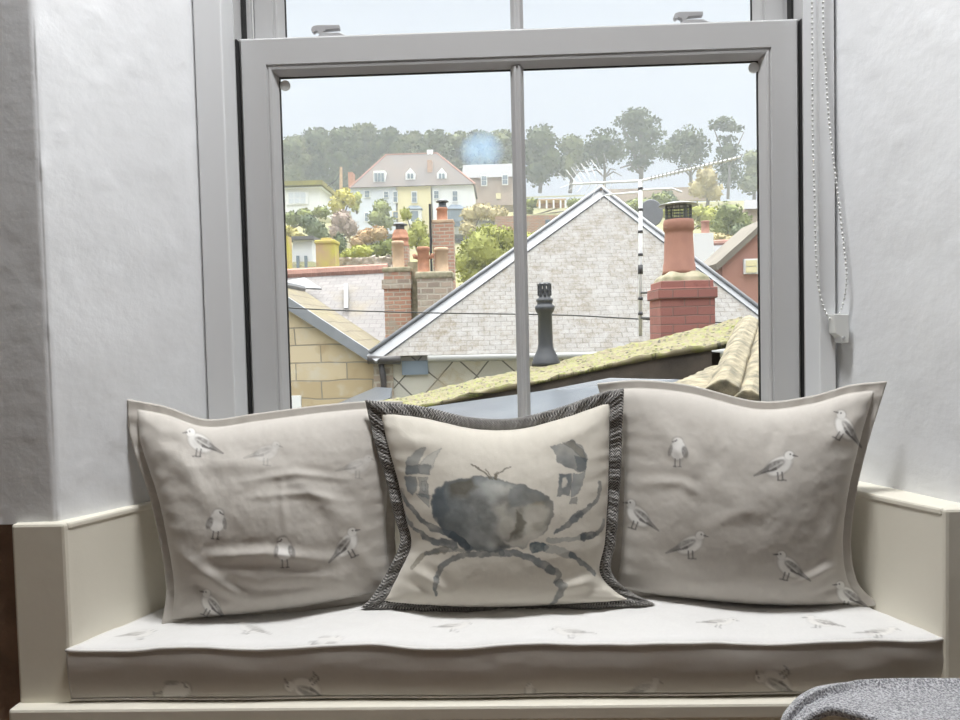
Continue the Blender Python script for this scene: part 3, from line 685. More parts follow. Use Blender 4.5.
Fc = grid_faces(nx,ny).tolist() + grid_faces(nx,nzf,nx*ny).tolist(); o0 = len(V)
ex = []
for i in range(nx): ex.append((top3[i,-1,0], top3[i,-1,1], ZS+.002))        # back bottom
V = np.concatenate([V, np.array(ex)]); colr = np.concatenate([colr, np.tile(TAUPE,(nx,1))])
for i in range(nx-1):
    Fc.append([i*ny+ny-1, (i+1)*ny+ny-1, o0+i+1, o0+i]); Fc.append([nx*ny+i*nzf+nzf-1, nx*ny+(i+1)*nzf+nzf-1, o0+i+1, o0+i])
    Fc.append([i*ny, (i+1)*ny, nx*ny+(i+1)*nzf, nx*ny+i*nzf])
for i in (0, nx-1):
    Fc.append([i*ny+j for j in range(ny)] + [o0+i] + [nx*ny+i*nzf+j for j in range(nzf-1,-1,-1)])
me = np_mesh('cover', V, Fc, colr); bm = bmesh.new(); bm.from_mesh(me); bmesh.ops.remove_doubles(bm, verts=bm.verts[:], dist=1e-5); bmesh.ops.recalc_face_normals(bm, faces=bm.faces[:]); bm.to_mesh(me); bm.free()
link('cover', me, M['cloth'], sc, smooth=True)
lp = np.concatenate([top3[:-1,0], top3[-1,:-1], top3[:0:-1,-1], top3[0,:0:-1]]); lp = interp_path(np.concatenate([lp, lp[:1]]), 520)[:-1]
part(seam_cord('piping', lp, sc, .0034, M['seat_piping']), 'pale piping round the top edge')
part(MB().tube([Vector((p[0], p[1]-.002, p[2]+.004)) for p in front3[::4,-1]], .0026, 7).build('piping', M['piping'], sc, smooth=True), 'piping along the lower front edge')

# ------------------------------------------------------------------ the throw
m, nt, b = newmat('flecked_wool'); b.inputs['Roughness'].default_value = .95; b.inputs['Sheen Weight'].default_value = .5; b.inputs['Sheen Roughness'].default_value = .5
tc = N(nt, 'ShaderNodeTexCoord'); n_ = N(nt, 'ShaderNodeTexNoise'); n_.inputs['Scale'].default_value = 420; n_.inputs['Detail'].default_value = 3; nt.links.new(tc.outputs['Object'], n_.inputs['Vector'])
rp = N(nt, 'ShaderNodeValToRGB'); rp.color_ramp.elements[0].position = .38; rp.color_ramp.elements[0].color = (.16,.16,.175,1); rp.color_ramp.elements[1].position = .64; rp.color_ramp.elements[1].color = (.62,.62,.64,1)
nt.links.new(n_.outputs['Fac'], rp.inputs['Fac']); nt.links.new(rp.outputs['Color'], b.inputs['Base Color'])
bp = N(nt, 'ShaderNodeBump'); bp.inputs['Strength'].default_value = 1; bp.inputs['Distance'].default_value = .003; nt.links.new(n_.outputs['Fac'], bp.inputs['Height']); nt.links.new(bp.outputs['Normal'], b.inputs['Normal'])
M['wool'] = m
prof = smooth_path([(1.35,.540),(.70,.548),(.52,.550),(.43,.547),(.38,.534),(.352,.510),(.341,.484),(.350,.462),(.375,.452),(.41,.458),(.44,.470)], 150)
ns = 70; tV = []
for j in range(ns):
    f = j/(ns-1)
    for i in range(150):
        x, z = prof[i]; q = i/149
        y0 = .70 + .222*np.clip((.60-x)/.2, 0, 1); y1 = .955 - .02*np.clip((.45-x)/.1, 0, 1)
        y = y0+(y1-y0)*f; drop = .05*max(0, (f-.86)/.14)**2
        wob = (float(fbm(np.array(x*14), np.array(y*14), 61))-.5)*.010
        tV.append((x, y, z - (drop if q < .5 else -drop*.2) + wob*(1 if q < .5 else .3)))
tV = np.array(tV); me = np_mesh('throw_blanket', tV, grid_faces(ns, 150)); th = link('throw_blanket', me, M['wool'], smooth=True)
so = th.modifiers.new('thickness', 'SOLIDIFY'); so.thickness = .012; so.offset = -1
tag(th, 'grey flecked wool throw with a curled edge in the bottom right corner', 'throw')
st = thing('footstool', 'cream padded footstool under the grey throw', 'footstool', (.68,.83,-.05))
MB().box((.45,.66,.34),(.93,.935,.518)).build('padded_top', M['piping'], st, bevel=.02)
for x in (.49,.89):
    for y in (.70,.89): MB().tube([(x,y,-.05),(x,y,.345)], [.014,.02], 10).build('leg', M['boards'], st)

# ================================================================== outdoors
def quad(mb, a, b, c, d): return mb.add([a, b, c, d], [(0,1,2,3)])
def slab(pts, t):
    "planar polygon given by its outer points, thickened away from the eye"
    n = (Vector(pts[1])-Vector(pts[0])).cross(Vector(pts[2])-Vector(pts[0])).normalized()
    if n.y > 0: n = -n
    return MB().prism([Vector(p) for p in pts], -n*t), n
def strip(a, b, w, t, n, side):
    "a band along a-b of width w lying on a plane of normal n"
    a, b = Vector(a), Vector(b); s = (b-a).cross(n).normalized()*w*side
    return MB().prism([a+n*t, b+n*t, b+s+n*t, a+s+n*t], -n*(t+.02))
M['slate_white'] = mat_brick('pale_weathered_slates', (0.209,0.199,0.185), (0.179,0.171,0.160), (0.125,0.114,0.103), .19, .115, .010, patch=(0.106,0.080,0.046), pscale=2.3, plo=.45, phi=.66, patch2=(0.251,0.247,0.239), rough2=.85)
M['slate_grey'] = mat_brick('grey_pink_slates', (0.197,0.183,0.178), (0.164,0.154,0.150), (0.120,0.112,0.109), .30, .22, .012, patch=(0.181,0.154,0.109), pscale=.6, plo=.55, phi=.7)
M['slate_tan'] = mat_brick('lichened_tan_slates', (0.186,0.161,0.109), (0.159,0.134,0.090), (0.082,0.068,0.049), .42, .29, .014, patch=(0.197,0.169,0.087), pscale=1.4, plo=.5, phi=.66)
M['ashlar'] = mat_brick('yellow_stone_blocks', (.56,.47,.33), (.40,.315,.19), (.26,.23,.18), .86, .30, .014, patch=(.54,.53,.49), pscale=1.3, plo=.50, phi=.66, patch2=(.34,.25,.14), plo2=.56, phi2=.72)
M['brick_red'] = mat_brick('dark_red_brick', (.30,.125,.105), (.25,.105,.09), (.19,.115,.10), .21, .075, .006, patch=(.18,.07,.06), pscale=5, plo=.55, phi=.7)
M['brick_old'] = mat_brick('weathered_brick', (0.429,0.221,0.150), (0.312,0.182,0.130), (0.390,0.351,0.286), .24, .085, .014, patch=(0.312,0.286,0.234), pscale=2.2, plo=.50, phi=.62)
M['rubble'] = mat_brick('rubble_stone', (0.375,0.300,0.237), (0.250,0.200,0.163), (0.400,0.362,0.300), .26, .12, .02, patch=(0.375,0.338,0.275), pscale=3, plo=.5, phi=.62)
M['diamond'] = mat_brick('diamond_slates', (0.497,0.472,0.410), (0.422,0.410,0.373), (0.124,0.118,0.106), .46, .46, .014, patch=(0.397,0.336,0.236), pscale=1.5, rot=.72, offset=.0, plo=.55, phi=.66)
M['pink_brick'] = mat_brick('soft_pink_brick', (.34,.175,.135), (.30,.15,.12), (.33,.24,.20), .3, .1, .012)
M['tan_roof'] = mat_plain('tan_slate_roof', (0.189,0.168,0.140), .9, noise=.2, scale=2)
M['lead'] = mat_plain('sheet_lead', (0.255,0.268,0.292), .5, col2=(0.201,0.213,0.231), scale=3)
M['leadwhite'] = mat_plain('pale_lead_flashing', (0.205,0.210,0.222), .55, noise=.12, scale=4)
M['leaddark'] = mat_plain('wet_lead_flat', (0.059,0.068,0.082), .3, col2=(0.091,0.100,0.114), scale=2.5, bump=.15, bscale=4)
M['terracotta'] = mat_plain('terracotta', (.36,.185,.135), .8, col2=(.30,.15,.115), scale=6, bump=.1)
M['orange_clay'] = mat_plain('orange_clay', (0.462,0.220,0.132), .8, noise=.3, scale=9)
M['buff_clay'] = mat_plain('buff_clay', (0.504,0.360,0.240), .8, noise=.2, scale=6)
M['ridge_red'] = mat_plain('red_ridge_tiles', (.36,.195,.15), .85, noise=.2, scale=5)
M['mortar'] = mat_plain('mossy_mortar', (.36,.32,.23), .95, col2=(.20,.19,.12), scale=9, bump=.6, bscale=18)
M['lichen'] = mat_plain('yellow_lichen_render', (.46,.41,.08), .95, col2=(.42,.30,.17), scale=2.2)
M['black_clay'] = mat_plain('black_pot', (.045,.048,.055), .45)
M['gutter'] = mat_plain('dark_gutter', (.045,.04,.04), .5)
M['gutter_grey'] = mat_plain('grey_gutter', (.30,.30,.29), .5)
M['alu'] = mat_plain('grey_aluminium', (.34,.34,.34), .4, metal=.3)
M['darkband'] = mat_plain('dark_band', (.05,.05,.055), .6)
M['mesh_steel'] = mat_plain('cowl_steel', (.10,.105,.11), .5)
M['plank'] = mat_plain('weathered_fascia', (.075,.06,.048), .9, col2=(.04,.033,.027), scale=6)
M['coping'] = mat_plain('lichened_coping', (.25,.215,.145), .95, col2=(.10,.09,.065), scale=16, bump=.8, bscale=30)
M['cream_wall'] = mat_plain('cream_render', (0.646,0.583,0.361), .9)
M['pale_wall'] = mat_plain('pale_blue_render', (0.546,0.583,0.646), .9)
M['white_wall'] = mat_plain('white_render', (0.644,0.657,0.670), .9)
M['pink_wall'] = mat_plain('pinkish_stone', (0.375,0.298,0.254), .9, noise=.2, scale=.6)
M['house_roof'] = mat_plain('brown_slate_roof', (0.125,0.103,0.091), .9, col2=(0.114,0.103,0.099), scale=.35)
M['pale_roof'] = mat_plain('pale_slate_roof', (0.150,0.150,0.153), .9)
M['pane'] = mat_plain('dim_window_pane', (.17,.21,.25), .2)
M['bayblue'] = mat_plain('slate_blue_paint', (.16,.20,.25), .6)
M['winwhite'] = mat_plain('white_paint_outdoors', (0.690,0.701,0.713), .6)
M['yellow_roof'] = mat_plain('mossy_flat_roof', (0.251,0.228,0.057), .9, noise=.3, scale=.7)
M['bark'] = mat_plain('grey_bark', (.13,.115,.095), .9)
M['cable'] = mat_plain('black_cable', (.02,.02,.02), .6)
M['moss'] = mat_brick('mossy_slates', (.165,.14,.09), (.13,.11,.07), (.04,.035,.025), .42, .20, .014, patch=(.13,.105,.055), pscale=3.0, plo=.44, phi=.6, patch2=(.165,.185,.035), rough2=.75, bump=.7, plo2=.47, phi2=.62)
def leafmat(name, c, c2):
    m, nt, b = newmat(name); b.inputs['Roughness'].default_value = .9; b.inputs['Specular IOR Level'].default_value = .2
    tc = N(nt, 'ShaderNodeTexCoord'); n = N(nt, 'ShaderNodeTexNoise'); n.inputs['Scale'].default_value = .55; n.inputs['Detail'].default_value = 6
    nt.links.new(tc.outputs['Object'], n.inputs['Vector']); r = N(nt, 'ShaderNodeValToRGB')
    r.color_ramp.elements[0].position = .36; r.color_ramp.elements[1].position = .66; r.color_ramp.elements[0].color = c4(c2); r.color_ramp.elements[1].color = c4(c)
    nt.links.new(n.outputs['Fac'], r.inputs['Fac']); nt.links.new(r.outputs['Color'], b.inputs['Base Color']); return m
LM = {k: leafmat('leaves_'+k, *v) for k, v in {
 'dark': ((.105,.125,.06),(.06,.075,.04)), 'mid': ((.155,.17,.075),(.09,.105,.05)), 'pine': ((.115,.14,.08),(.065,.08,.05)), 'green': ((0.237,0.263,0.088),(0.150,0.175,0.075)),
 'lime': ((0.375,0.388,0.100),(0.263,0.275,0.088)), 'yellow': ((0.450,0.413,0.112),(0.325,0.288,0.112)), 'straw': ((0.450,0.388,0.213),(0.350,0.300,0.175)), 'rust': ((0.400,0.275,0.150),(0.275,0.213,0.125)), 'mauve': ((0.375,0.294,0.250),(0.275,0.225,0.188)), 'bush': ((0.163,0.188,0.100),(0.094,0.119,0.075))}.items()}

# ---- ground
def gz(Y):
    return float(np.interp(Y, [2,25,40,60,75,85,100,120,150,200,300], [-5.5,-5.5,-3,3.5,8.6,11.2,15.5,21.0,25.5,27,27]))
gx = np.linspace(-130,150,71); gy = np.concatenate([np.linspace(3,160,80), np.linspace(165,300,16)])
GX, GY = np.meshgrid(gx, gy, indexing='ij'); GZ = np.vectorize(gz)(GY) + (fbm(GX/9, GY/9, 71)-.5)*1.2*np.clip((GY-30)/40, 0, 1) - .15
me = np_mesh('hillside', np.stack([GX,GY,GZ],-1).reshape(-1,3), grid_faces(*GX.shape))
o = link('hillside', me, leafmat('rough_hillside', (.22,.22,.09), (.17,.15,.09)), smooth=True); tag(o, 'rough green hillside rising behind the rooftops', 'hillside', kind='structure')

# ---- the near hipped slate roof
YE, YA = 12.0, 15.6
hb = thing('slate_roofed_house', 'house with the large pale slate hipped roof edged in lead, mid window', 'house', A(590,440,13))
aL, aR, ap = A(367,356,YE), A(807,347,YE), A(601,189,YA)
zE = (aL.z+aR.z)/2; aL.z = aR.z = zE; ap.x = (A(601,189,YA)).x
nf = (aR-aL).cross(ap-aL).normalized(); nf = -nf if nf.y > 0 else nf
rb = Vector((ap.x, YA+7, ap.z)); bL, bR = Vector((aL.x, YA+10.6, zE)), Vector((aR.x, YA+10.6, zE))
MB().add([aL,aR,ap,rb,bL,bR], [(0,1,2),(0,2,3,4),(1,5,3,2),(4,3,5),(0,4,5,1)]).build('hip_roof', M['slate_white'], hb, uv=True)
part(strip(aL, ap, .24, .03, nf, 1 if (aL-ap).cross(nf).z > 0 else -1).build('hip_flashing', M['leadwhite'], hb), 'wide lead flashing on the left hip')
def inward(a, b, w, t): 
    s = (b-a).cross(nf); s = s if s.dot((aL+aR+ap)/3 - a) > 0 else -s
    s = s.normalized()*w; return MB().prism([a+nf*t, b+nf*t, b+s+nf*t, a+s+nf*t], -nf*(t+.03))
bpy.data.objects.remove(bpy.data.objects['hip_flashing'])
part(inward(aL, ap, .22, .03).build('hip_flashing', M['leadwhite'], hb), 'wide lead flashing on the left hip')
part(inward(aR, ap, .13, .03).build('hip_flashing', M['leadwhite'], hb), 'narrow lead flashing on the right hip')
m = MB(); m.tube([aL+(ap-aL)*.01+nf*.05, ap+nf*.05], .035, 8); m.build('hip_roll', M['leadwhite'], hb, smooth=True)
m = MB(); m.tube([aR+nf*.05, ap+nf*.05], .035, 8); m.build('hip_roll', M['leadwhite'], hb, smooth=True)
MB().prism([ap+Vector((-.16,-.12,-.14)),ap+Vector((.16,-.12,-.14)),ap+Vector((.05,-.05,.07)),ap+Vector((-.05,-.05,.07))],(0,.3,0)).build('ridge_cap', M['buff_clay'], hb, bevel=.02)
MB().tube([Vector((aL.x+1.0,YE-.06,zE-.06)), Vector((aR.x,YE-.06,zE-.06))], .055, 10).build('gutter', M['gutter_grey'], hb, smooth=True)
wL = Vector((aL.x+.38, YE+.18, zE)); 
MB().box((aL.x+.38,YE+.15,-5.6),(aR.x-.2,YE+9,zE-.02)).build('wall', M['diamond'], hb, uv=True)
part(MB().box((aL.x+.55,YE+.10,zE-.32),(aL.x+.98,YE+.16,zE-.09)).build('slate_panel', M['bayblue'], hb), 'dark slate panel under the eaves')
MB().box((aL.x+.08,YE+.11,-5.6),(aL.x+.40,YE+.5,zE-.10)).build('quoin', M['rubble'], hb, uv=True)
m = MB(); m.tube([Vector((aL.x+.02,YE-.02,zE-.05)),Vector((aL.x+.55,YE-.02,zE-.07))], .07, 8); m.tube([Vector((aL.x+.22,YE+.02,zE-.08)),Vector((aL.x+.25,YE+.05,zE-.4)),Vector((aL.x+.25,YE+.05,-5.5))], .05, 8)
m.build('downpipe', M['gutter'], hb, smooth=True)

# ---- left stone gable
sg = thing('stone_gable_house', 'yellow stone gable with tan slate roof at the lower left of the window', 'house', A(310,440,12.3))
Yg = 12.35
g0, g1 = A(287,300,Yg), A(376,360,Yg); sl = (g1.z-g0.z)/(g1.x-g0.x)
apx = Vector((g0.x-.37, Yg, g0.z-.37*sl)); GD = 2.5
gw = [apx, g1, Vector((g1.x-.02,Yg,-5.6)), Vector((apx.x-2.6,Yg,-5.6)), Vector((apx.x-2.6, Yg, apx.z+2.6*sl))]
MB().prism(gw, (0,GD-.1,0)).build('gable_wall', M['ashlar'], sg, uv=True)
d = Vector((0,GD,0)); e0, e1 = apx+Vector((0,-.12,.05)), g1+Vector((.06,-.12,.03))
MB().add([e0, e1, e1+d, e0+d, e0-Vector((0,0,.06)), e1-Vector((0,0,.06)), e1+d-Vector((0,0,.06)), e0+d-Vector((0,0,.06))], [(0,1,2,3),(0,4,5,1),(1,5,6,2),(2,6,7,3),(4,7,6,5)]).build('roof', M['slate_tan'], sg, uv=True)
l0 = Vector((apx.x-2.7,Yg-.12,apx.z+2.7*sl)); MB().add([e0,l0,l0+d,e0+d],[(0,1,2,3)]).build('roof', M['slate_tan'], sg, uv=True)
MB().tube([e0+Vector((0,0,.02)), e0+d+Vector((0,0,.02))], .07, 8).build('ridge_tiles', M['leadwhite'], sg)
MB().prism([e0+Vector((0,-.02,.02)), e1+Vector((.02,-.02,.02)), e1+Vector((-.02,-.02,-.14)), e0+Vector((0,-.02,-.20))], (0,.10,0)).build('verge_flashing', M['lead'], sg)
c = A(293,404,Yg-.02)
f = MB().box((c.x-.25,Yg-.05,c.z-.6),(c.x+.14,Yg+.05,c.z+.14)).build('window_frame', M['winwhite'], sg); MB().box((c.x-.23,Yg-.06,c.z-.55),(c.x-.02,Yg-.04,c.z+.02)).build('pane', M['pane'], f)
o = MB().prism([A(336,404,11.6),A(376,387,11.6),A(392,388,10.8),A(390,398,10),A(350,410,10)], (0,0,-.1)).build('lead_valley', M['leaddark']); o.data.update(); tag(o, 'grey lead valley flashing below the yellow stone gable', 'lead flashing')

# ---- slate roof with red ridge behind
tr = thing('red_ridged_house', 'terrace with pale grey slates under a red ridge, left of the brick stacks', 'house', A(335,380,18))
p = [A(270,277,21), A(387,271,21), A(390,345,17.2), A(268,345,17.2)]
s_, n_ = slab(p, .12); s_.build('roof', M['slate_grey'], tr, uv=True)
m = MB(); q0, q1 = A(266,276,21), A(388,269.5,21)
for i in range(26):
    a = q0.lerp(q1, i/26); b_ = q0.lerp(q1, (i+.96)/26); m.tube([a, b_], .17, 8)
m.build('ridge_tiles', M['ridge_red'], tr)
MB().box((p[3].x-.5,17.5,-5.6),(p[2].x,21,p[3].z-.05)).build('wall', M['white_wall'], tr)
m = MB(); a = A(345,292,18.3); m.prism([A(344.5,285,19.9),A(348.5,285,19.9),A(348.5,309,18.6),A(344.5,309,18.6)], (0,-.06,.03)); m.build('flashing_patch', M['leadwhite'], tr)
m = MB().prism([A(284,283,19.6),A(305,279,19.9),A(322,290,19.2),A(284,288,19.3)],(0,-.05,.04)).build('lead_patch', M['leadwhite'], tr)
gw_ = rough_sheet('garden_wall', A(333,268,24), A(392,267,24), A(333,258,24), 40, 8, .2, M['rubble'], 3); uvproj(gw_.data)
so = gw_.modifiers.new('t','SOLIDIFY'); so.thickness = .4; tag(gw_, 'low grey stone wall beyond the red ridge', 'garden wall')

# ---- chimneys
def stack(mb, xc, Yc, z0, z1, w, d): return mb.box((xc-w/2, Yc, z0), (xc+w/2, Yc+d, z1))
def pot_prof(r, h): return [(r*1.12,0),(r*1.12,h*.06),(r*1.0,h*.09),(r*.94,h*.86),(r*1.08,h*.88),(r*1.08,h*.96),(r*.98,h),(r*.7,h),(r*.7,h*.9)]
def chimney(name, label, px0, px1, ytop, ybot, Y, mat, caph=5, capmat='mortar', over_=2, depth=None):
    t = thing(name, label, 'chimney', A((px0+px1)/2, ybot, Y))
    a, b = A(px0, ytop, Y), A(px1, ytop, Y); z0 = A(px0, ybot, Y).z; k = px(Y); dp = depth or (b.x-a.x)
    MB().box((a.x, Y, z0), (b.x, Y+dp, (a.z+b.z)/2)).build('stack', M[mat], t, uv=True)
    zt = (a.z+b.z)/2
    if caph: MB().box((a.x-over_*k, Y-over_*k, zt-.2*caph*k), (b.x+over_*k, Y+dp+over_*k, zt+.8*caph*k)).build('cap', M[capmat], t, bevel=over_*k)
    return t, zt+.8*caph*k*(1 if caph else 0), k, dp
def add_pot(t, xc, zt, Yc, wpx, hpx, k, mat, name='pot'):
    return MB().lathe((xc, Yc, zt-.02), pot_prof(wpx*k/2, hpx*k+.02), 20).build(name, M[mat], t, smooth=True)
t, zt, k, dp = chimney('brick_chimney', 'square weathered brick chimney with one tall buff pot', 383.5, 410, 271, 345, 15.0, 'brick_old', 5, 'mortar', 1.5)
add_pot(t, A(397,268,15).x, zt-.02, 15+dp*.45, 12, 28, k, 'buff_clay')
MB().box((A(383.5,288,15).x-.03,14.97,A(383,289,15).z),(A(410,288,15).x+.03,15+dp,A(383,280,15).z)).build('band_course', M['rubble'], t, uv=True)
t, zt, k, dp = chimney('brick_chimney', 'wide rubble chimney with an orange lugged pot and a buff pot', 417, 451, 277, 345, 14.6, 'rubble', 7, 'mortar', 2)
p_ = add_pot(t, A(422.5,275,14.6).x, zt-.02, 14.6+dp*.4, 12.5, 27, k, 'orange_clay'); part(p_, 'orange pot with side lugs')
xx0 = A(422.5,275,14.6).x; zz = zt+16*k
for s_ in (-1,1): MB().tube([Vector((xx0+s_*4*k,14.6+dp*.4,zz-k)),Vector((xx0+s_*9*k,14.6+dp*.4,zz+.5*k)),Vector((xx0+s_*9.5*k,14.6+dp*.4,zz+3*k))], [2.2*k,2.2*k,2*k], 10).build('lug', M['orange_clay'], p_, smooth=True)
add_pot(t, A(440.5,275,14.6).x, zt-.02, 14.6+dp*.5, 14, 26, k, 'buff_clay')
MB().box((A(408,280,15.2).x,15.2,A(408,340,15.2).z),(A(418,280,15.2).x,15.7,A(408,262,15.2).z)).build('shoulder', M['mortar'], t)
t, zt, k, dp = chimney('brick_chimney', 'tallest red brick chimney with a clay pot and dark round cowl', 432, 453, 222, 300, 18.0, 'brick_old', 3, 'buff_clay', .5)
add_pot(t, A(441.5,222,18).x, zt-.02, 18+dp*.5, 11, 14, k, 'orange_clay')
c = Vector((A(441.5,200,18).x, 18+dp*.5, zt+13*k)); m = MB(); m.lathe(c, [(4.6*k,0),(4.6*k,1.5*k),(3.8*k,1.5*k),(3.8*k,6*k)], 16); m.lathe(c+Vector((0,0,6*k)), [(6.5*k,0),(6.3*k,1*k),(3.5*k,2.6*k),(.1*k,3.2*k)], 16); part(m.build('cowl', M['mesh_steel'], t, smooth=True), 'dark metal cowl')
m = MB(); a = A(432,252,18); m.tube([a+Vector((-.02,-.03,-.5)), a+Vector((-.02,-.03,1.15))], .03, 6); m.build('flue_rod', M['cable'], t)
t, zt, k, dp = chimney('brick_chimney', 'banded clay chimney top with flat dark cowl behind the tall buff pot', 391.5, 407.5, 246, 300, 19.0, 'brick_old', 0)
c = Vector((A(399.5,246,19).x, 19+dp*.5, zt)); m = MB(); m.lathe(c, [(8.8*k,0),(8.8*k,2*k),(8*k,2.5*k),(8*k,7*k),(8.8*k,7.5*k),(8.8*k,9.5*k),(7.8*k,10*k),(8*k,13*k),(7*k,14.5*k),(6*k,17*k)], 18); part(m.build('pot', M['orange_clay'], t, smooth=True), 'banded orange pot')
m = MB(); m.lathe(c+Vector((0,0,17*k)), [(4.5*k,0),(4.5*k,4.5*k)], 14); m.lathe(c+Vector((0,0,21.5*k)), [(7.5*k,0),(7.5*k,1*k),(4*k,2.6*k),(.1*k,3*k)], 16); m.build('cowl', M['mesh_steel'], t, smooth=True)
t, zt, k, dp = chimney('lichened_chimney', 'squat chimney covered in yellow lichen beyond the red ridge', 315.5, 334.5, 243, 290, 23.0, 'lichen', 4, 'lichen', 1.2)
MB().box((A(320,240,23).x,23.1,zt-.02),(A(330,240,23).x,23.1+dp*.7,zt+2.5*k)).build('top_course', M['lichen'], t, bevel=.02)
o = MB().box((A(283,275,22).x,22,A(283,330,22).z),(A(289,275,22).x,22.4,A(286,236,22).z)).build('render_pier', M['lichen']); tag(o, 'yellow rendered pier at the far left edge of the pane', 'pier')
s_ = thing('white_shed', 'small white shed between yellow pier and lichened chimney', 'shed', A(302,262,26))
a, b = A(291,262,26), A(312,240,26)
MB().prism([a, Vector((b.x,26,a.z)), Vector((b.x,26,b.z)), Vector((a.x+.1,26,b.z))], (0,2,0)).build('wall', M['white_wall'], s_)
MB().box((a.x-.1,25.8,b.z),(b.x+.1,28.2,b.z+.12)).build('roof', M['pale_roof'], s_)
for q in (297,305): MB().box((A(q,258,26).x,25.9,a.z-3),(A(q+2.5,258,26).x,26,A(q,256,26).z)).build('post', M['pane'], s_)

# ---- the big red chimney in the right pane
YR = 6.6
rc = thing('red_chimney', 'broad red brick chimney with tall terracotta pot and mesh cowl', 'chimney', A(681,335,YR))
k = px(YR); xc = A(681,290,YR).x
def zat(y): return A(681, y, YR).z
m = MB()
m.box((xc-26*k,YR-26*k,zat(345)),(xc+26*k,YR+26*k,zat(299))); m.box((xc-25*k,YR-25*k,zat(300)),(xc+25*k,YR+25*k,zat(282)))
m.build('stack', M['brick_red'], rc, uv=True, bevel=.006)
m = MB().box((xc-28*k,YR-28*k,zat(299.5)),(xc+28*k,YR+28*k,zat(289))); part(m.build('corbel_course', M['brick_red'], rc, uv=True, bevel=.006), 'projecting brick course')
vs = MB(); vs.lathe((xc,YR,zat(283)), [(29*k,0),(27*k,5*k),(22*k,8*k),(17*k,11*k)], 4)
for i in range(len(vs.v)):
    x, y, z = vs.v[i]; a = math.pi/4; dx, dy = x-xc, y-YR; vs.v[i] = (xc+(dx*math.cos(a)-dy*math.sin(a)), YR+(dx*math.sin(a)+dy*math.cos(a)), z)
for i in range(len(vs.v)):
    x, y, z = vs.v[i]; s_ = 1.12; vs.v[i] = (xc+(x-xc)*s_, YR+(y-YR)*s_, z)
vs.build('flaunching', M['mortar'], rc, bevel=.01)
m = MB().lathe((xc-1.5*k,YR,zat(274)), [(16.5*k,0),(15.8*k,3*k),(15.6*k,9*k),(14.8*k,11*k),(13.6*k,38*k),(13.6*k,42*k),(14.8*k,43*k),(14.8*k,50*k),(14.2*k,53*k),(10*k,53*k),(10*k,45*k)], 32); m.build('pot', M['terracotta'], rc, smooth=True)
cz = zat(274)+53*k; cx_ = xc-1.5*k; m = MB()
for i in range(22):
    a = 2*math.pi*i/22; m.tube([Vector((cx_+12.5*k*math.cos(a),YR+12.5*k*math.sin(a),cz-.5*k)),Vector((cx_+12.5*k*math.cos(a),YR+12.5*k*math.sin(a),cz+14*k))], .35*k, 5)
for h in (1,4,7,10,13): m.tube([Vector((cx_+12.5*k*math.cos(2*math.pi*i/24),YR+12.5*k*math.sin(2*math.pi*i/24),cz+h*k)) for i in range(24)], .35*k, 5, close=True)
for a in (.3,1.9,3.4,5.0): m.tube([Vector((cx_+12.8*k*math.cos(a),YR+12.8*k*math.sin(a),cz-4*k)),Vector((cx_+12.8*k*math.cos(a),YR+12.8*k*math.sin(a),cz+14*k))], .9*k, 6)
cw = m.build('cowl_cage', M['mesh_steel'], rc); part(cw, 'dark steel mesh cage')
MB().lathe((cx_,YR,cz+14*k), [(19*k,0),(19*k,.8*k),(12*k,2.6*k),(5*k,3.6*k),(.1*k,3.8*k)], 28).build('cowl_cap', M['alu'], rc, smooth=True)

# ---- black vent pot
vp = thing('vent_pot', 'black flared vent pot standing in front of the slate roof', 'vent pot', A(546,362,6.2)); k = px(6.2)
c = A(546,366,6.2)
MB().lathe(c, [(14.5*k,0),(14*k,4*k),(11.5*k,10*k),(8.2*k,17*k),(7.4*k,22*k),(7*k,52*k),(8.6*k,54*k),(9.8*k,57*k),(9.8*k,59.5*k),(7.8*k,61*k),(7.4*k,63*k),(8.4*k,64.5*k),(8.4*k,66.5*k),(6*k,68*k),(5.5*k,74*k)], 28).build('pot_body', M['black_clay'], vp, smooth=True)
m = MB()
for i in range(8):
    a = 2*math.pi*i/8; m.box((c.x+5.6*k*math.cos(a)-1.3*k,c.y+5.6*k*math.sin(a)-1.3*k,c.z+70*k),(c.x+5.6*k*math.cos(a)+1.3*k,c.y+5.6*k*math.sin(a)+1.3*k,c.z+82*k))
m.lathe(c+Vector((0,0,74.5*k)), [(6.6*k,0),(6.6*k,2.2*k),(4.5*k,2.5*k)], 20).lathe(c+Vector((0,0,80*k)), [(6.6*k,0),(6.6*k,1.6*k),(5*k,3.2*k),(.1*k,3.5*k)], 20)
part(m.build('louvred_top', M['black_clay'], vp), 'slotted top of the pot')

# ---- mossy lean-to roof close to the window
mr_ = thing('mossy_roof', 'low moss covered slate roof running up to the right outside the window', 'roof', A(560,420,5))
Pm = [A(385,413,5.4), A(548,377,4.9), A(640,357,4.6), A(727,343,4.35), A(742,316,5.4), A(640,342,5.9), A(548,363,6.35), A(378,402,7.2)]
def bil(a, b, s): return a*(1-s)+b*s
low_ = smooth_path([tuple(q) for q in Pm[:4]], 150); upp_ = smooth_path([tuple(q) for q in Pm[:3:-1]], 150)
vv = np.linspace(0,1,46)[None,:,None]; G = low_[:,None]*(1-vv)+upp_[:,None]*vv
gn = normals(G); gn = gn*np.sign(gn[...,2:3])
sl_ = np.linalg.norm(upp_-low_, axis=1).mean()
hgt = (fbm(G[...,0]*4, G[...,1]*6, 81)-.5)*.05 + (fbm(G[...,0]*14, G[...,1]*17, 83)-.5)*.03 + .012*((vv[...,0]*9) % 1.0)*-1
G2 = G + gn*hgt[...,None]
V, Fc = shell(G2, G - gn*.03); me = bpy.data.meshes.new('mossy_slates'); me.from_pydata(V.tolist(), [], Fc.tolist()); me.update(); finish(me)
o = link('mossy_slates', me, M['moss'], mr_, smooth=True); uvproj(me)
